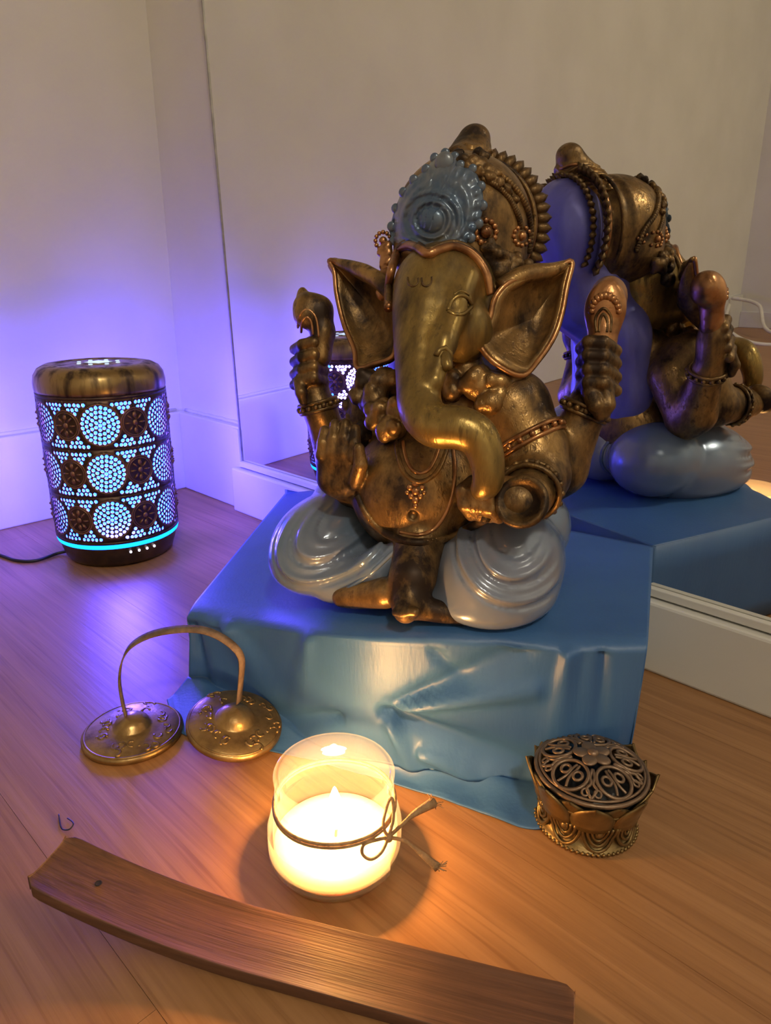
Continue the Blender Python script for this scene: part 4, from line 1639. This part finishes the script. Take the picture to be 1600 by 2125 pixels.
def dm(r, a, h=0.0):
    z = 0.0320 + 0.0165 * math.sqrt(max(0.0, 1 - (r / 0.0355) ** 2)) + h
    return (r * math.cos(a), r * math.sin(a), z)


lid.tube([dm(0.0325, t) for t in np.linspace(0, 2 * math.pi, 64, endpoint=False)], 0.0015, 7, True)
lid.tube([dm(0.0305, t) for t in np.linspace(0, 2 * math.pi, 64, endpoint=False)], 0.0009, 6, True)
lido = lid.build('lid', M['burnerlid'], bur)
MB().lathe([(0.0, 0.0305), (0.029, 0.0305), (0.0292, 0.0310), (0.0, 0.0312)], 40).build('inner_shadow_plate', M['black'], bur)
sc0 = None
for i in range(5):
    a0 = 2 * math.pi * i / 5
    if sc0 is None:
        b_ = MB()
        P2 = lambda x, y, h=0.0: dm(math.hypot(x, y), math.atan2(y, x), h)
        oc = (0.0205, 0.0)
        b_.tube([P2(oc[0] + 0.0095 * math.cos(t), 0.0102 * math.sin(t)) for t in np.linspace(0, 2 * math.pi, 32, endpoint=False)], 0.0012, 6, True)
        for sgn in (-1, 1):
            b_.tube([P2(0.0195 + 0.0028 * math.cos(t), sgn * 0.0042 + 0.0026 * math.sin(t)) for t in np.linspace(0, 2 * math.pi, 16, endpoint=False)], 0.0010, 6, True)
            b_.tube(spline([P2(0.0135, 0.0008 * sgn), P2(0.0165, sgn * 0.0012), P2(0.023, sgn * 0.0010), P2(0.0282, sgn * 0.0030)], 5), 0.0009, 6)
            # scroll between two windows
            b_.tube(spline([P2(0.0300 * math.cos(0.63 * sgn), 0.0300 * math.sin(0.63 * sgn)), P2(0.0255 * math.cos(0.52 * sgn), 0.0255 * math.sin(0.52 * sgn)), P2(0.022 * math.cos(0.60 * sgn), 0.022 * math.sin(0.60 * sgn)),
                            P2(0.018 * math.cos(0.56 * sgn), 0.018 * math.sin(0.56 * sgn)), P2(0.0125 * math.cos(0.62 * sgn), 0.0125 * math.sin(0.62 * sgn))], 5), 0.0010, 6)
            b_.tube([P2(0.0272 * math.cos(0.50 * sgn) + 0.0019 * math.cos(t), 0.0272 * math.sin(0.50 * sgn) + 0.0019 * math.sin(t)) for t in np.linspace(0, 2 * math.pi, 12, endpoint=False)], 0.0008, 6, True)
        sc0 = b_.build('scroll', M['burnerlid'], lido)
        o = sc0
    else:
        o = copy_obj(sc0, lido)
    o.rotation_euler = (0, 0, a0 + 0.25)
fw_ = None
for i in range(5):
    if fw_ is None:
        b_ = MB()
        b_.ball((0.0058, 0, 0.0490), (0.0060, 0.0046, 0.0016), 14, 8)
        fw_ = b_.build('flower_petal', M['burnerlid'], lido)
        o = fw_
    else:
        o = copy_obj(fw_, lido)
    o.rotation_euler = (0, 0, 2 * math.pi * i / 5 + 0.6)
MB().ball((0, 0, 0.0502), (0.0036, 0.0036, 0.0024), 12, 8).build('flower_centre', M['burnerlid'], lido)

# ------------------------------------------------------------------ hand cymbals on a strap
CA, CB = np.array([-0.184, 0.4325, 0.0]), np.array([-0.1070, 0.4215, 0.0])
cym = tag(empty('hand_cymbals', tuple(CA)), 'pair of small brass hand cymbals joined by an arched leather strap', 'cymbals')


def cymbal(name, c, rot, RR):
    prof = [(0.0, 0.0175), (0.003, 0.0172), (0.008, 0.0155), (0.0115, 0.0125), (0.0132, 0.0092), (0.0145, 0.0085), (0.022, 0.0080), (0.030, 0.0066), (RR - 0.0012, 0.0048), (RR, 0.0038), (RR, 0.0012), (RR - 0.001, 0.0006),
            (RR - 0.003, 0.0014), (0.024, 0.0042), (0.014, 0.0062), (0.010, 0.011), (0.0, 0.0145)]
    o = MB().lathe(prof, 72).build(name, M['brass'], cym)
    o.location = c
    o.rotation_euler = rot
    rg = random.Random(11)
    # raised lucky symbols round the face
    for k in range(8):
        a = 2 * math.pi * k / 8 + 0.2
        b_ = MB()
        for s_ in range(3):
            n = 9
            r0, p0 = rg.uniform(0.019, 0.030), rg.uniform(-0.22, 0.22)
            pts = [np.array([r0, 0, 0.0])]
            x, t, hd_ = r0, p0, rg.uniform(0, 6.28)
            P = []
            for q in range(n):
                hd_ += rg.uniform(0.2, 0.75) * (1 if s_ % 2 else -1)
                x = min(0.0318, max(0.0168, x + 0.0013 * math.cos(hd_)))
                t += 0.0013 * math.sin(hd_) / x
                z = 0.0086 - max(0, x - 0.0145) * 0.165
                P.append((x * math.cos(t), x * math.sin(t), z))
            b_.tube(P, 0.0012, 5)
        b_.ball((0.0245 * math.cos(rg.uniform(-.15, .15)), 0.0245 * math.sin(rg.uniform(-.15, .15)), 0.0070), (0.0016, 0.0016, 0.0010), 8, 5)
        e = b_.build('raised_symbol', M['brass'], o)
        e.rotation_euler = (0, 0, a)
    MB().tube([((RR - 0.0022) * math.cos(t), (RR - 0.0022) * math.sin(t), 0.0050) for t in np.linspace(0, 2 * math.pi, 64, endpoint=False)], 0.0009, 6, True).build('rim_bead', M['brass'], o)
    return o


cymbal('cymbal', (0, 0, 0), (0, 0, 0.4), 0.0355)
c2 = CB - CA
cymbal('cymbal', (c2[0], c2[1], 0.0150), (math.radians(13), math.radians(-3), 1.2), 0.0335)
# strap standing up as an arch, in the vertical plane through both bosses
pd_ = (CB - CA) / np.linalg.norm(CB - CA)
pn_ = np.array([-pd_[1], pd_[0], 0])


def inplane(px, py):
    d = ray(px, py)
    t = ((CA - CC) @ pn_) / (d @ pn_)
    return CC + d * t - CA


sp_ = spline([inplane(263, 1490), inplane(254, 1455), inplane(248, 1410), inplane(254, 1370), inplane(272, 1340), inplane(310, 1318), inplane(360, 1307), inplane(410, 1306), inplane(450, 1318), inplane(485, 1342),
              inplane(501, 1368), inplane(500, 1410), inplane(495, 1458)], 6)
VV, FF = [], []
m_ = len(sp_)
for i, p in enumerate(sp_):
    t = sp_[min(i + 1, m_ - 1)] - sp_[max(i - 1, 0)]
    t /= np.linalg.norm(t)
    s_ = i / (m_ - 1)
    tw_ = math.radians(60 if s_ < 0.25 else 60 - 25 * (s_ - 0.25) / 0.15 if s_ < 0.4 else 35 if s_ < 0.75 else 35 + 30 * (s_ - 0.75) / 0.25)
    nrm = np.cross(t, pn_)
    wv = pn_ * math.sin(tw_) + nrm * 0 + np.cross(pn_, t) * 0
    side = pn_ * math.cos(math.radians(90) - tw_) + np.cross(t, pn_) * math.cos(tw_) * 0.5
    side /= np.linalg.norm(side)
    VV += [p - side * 0.0027, p + side * 0.0027]
for i in range(m_ - 1):
    FF.append((2 * i, 2 * i + 1, 2 * i + 3, 2 * i + 2))
stp = mesh_obj('strap', VV, FF, M['leather'], cym)
solid(stp, 0.0011)

# ------------------------------------------------------------------ incense-stick holder (curved wooden board)
HA = math.radians(-15.2)
HP = np.array([-0.0032, 0.2435, 0.0])
hol = tag(empty('incense_holder', tuple(HP), HA), 'long brown wooden incense stick holder with an upturned end', 'incense holder')
VV, FF = [], []
NS, NWd = 70, 12
HW = 0.0175
s0, s1 = -0.181, 0.091


def hz(s):
    q = max(0.0, -0.055 - s)
    r_ = max(0.0, s - 0.06)
    return 1.25 * q * q + 0.9 * r_ * r_


for i in range(NS + 1):
    s = s0 + (s1 - s0) * i / NS
    taper = 1.0
    endd = min(s - s0, s1 - s)
    taper = 1 - 0.22 * max(0, (0.006 - endd) / 0.006) ** 2
    for side in (1, 0):
        for k in range(NWd + 1):
            y = (-1 + 2 * k / NWd) * HW * taper
            e = abs(-1 + 2 * k / NWd)
            z = 0.0009 + hz(s) + (0.0062 + 0.0012 * e ** 6 - 0.0006 * (1 - e * e) if side else 0)
            VV.append((s, y if side else -y, z))
nc = 2 * (NWd + 1)
for i in range(NS):
    for k in range(nc):
        a, b = i * nc + k, i * nc + (k + 1) % nc
        FF.append((a, b, b + nc, a + nc))
FF.append(tuple(range(nc)))
FF.append(tuple(NS * nc + k for k in range(nc))[::-1])
ho = mesh_obj('board', VV, FF, M['holder'], hol)
bevel(ho, 0.0006, 2)
# groove beside the edges and the small hole for the stick
sh = s0 + 0.030
zh = 0.0009 + hz(sh) + 0.0058
MB().lathe([(0.0, 0.0004), (0.0013, 0.0004), (0.0017, 0.0006), (0.0019, 0.0002)], 14, (sh, 0.0, zh)).build('stick_hole', M['wick'], hol)

# ------------------------------------------------------------------ bits on the floor
tp = spline([at(122, 1690, 0.001), at(126, 1715, 0.001), at(133, 1722, 0.001), at(145, 1720, 0.002), at(152, 1708, 0.003), at(140, 1698, 0.001)], 6)
tag(MB().tube(tp, 0.00045, 5).build('loose_thread', M['black']), 'tiny curl of dark thread on the floor by the wooden holder', 'thread')
# white cables lying on the far side of the room (seen in the mirror)
for k, (pts, lab) in enumerate((([(0.03, 2.25), (0.10, 2.05), (0.22, 1.98), (0.40, 2.05), (0.62, 2.0), (0.9, 2.1)], 'white cable looping on the floor by the far baseboard, nearer the mirror'),
                                ([(0.02, 2.30), (0.12, 2.28), (0.20, 2.15), (0.34, 2.12), (0.48, 2.2), (0.62, 2.35), (0.85, 2.3)], 'white cable curling up against the far wall, farther from the mirror'))):
    hts = [0.10, 0.045, 0.006, 0.005, 0.005, 0.005] if k == 0 else [0.12, 0.10, 0.03, 0.006, 0.006, 0.03, 0.05]
    P = spline([W(m, l, h) for (m, l), h in zip(pts, hts)], 10)
    tag(MB().tube(P, 0.0065, 7).build('white_cable', M['whitecable']), lab, 'cable', 'white cables across the room')
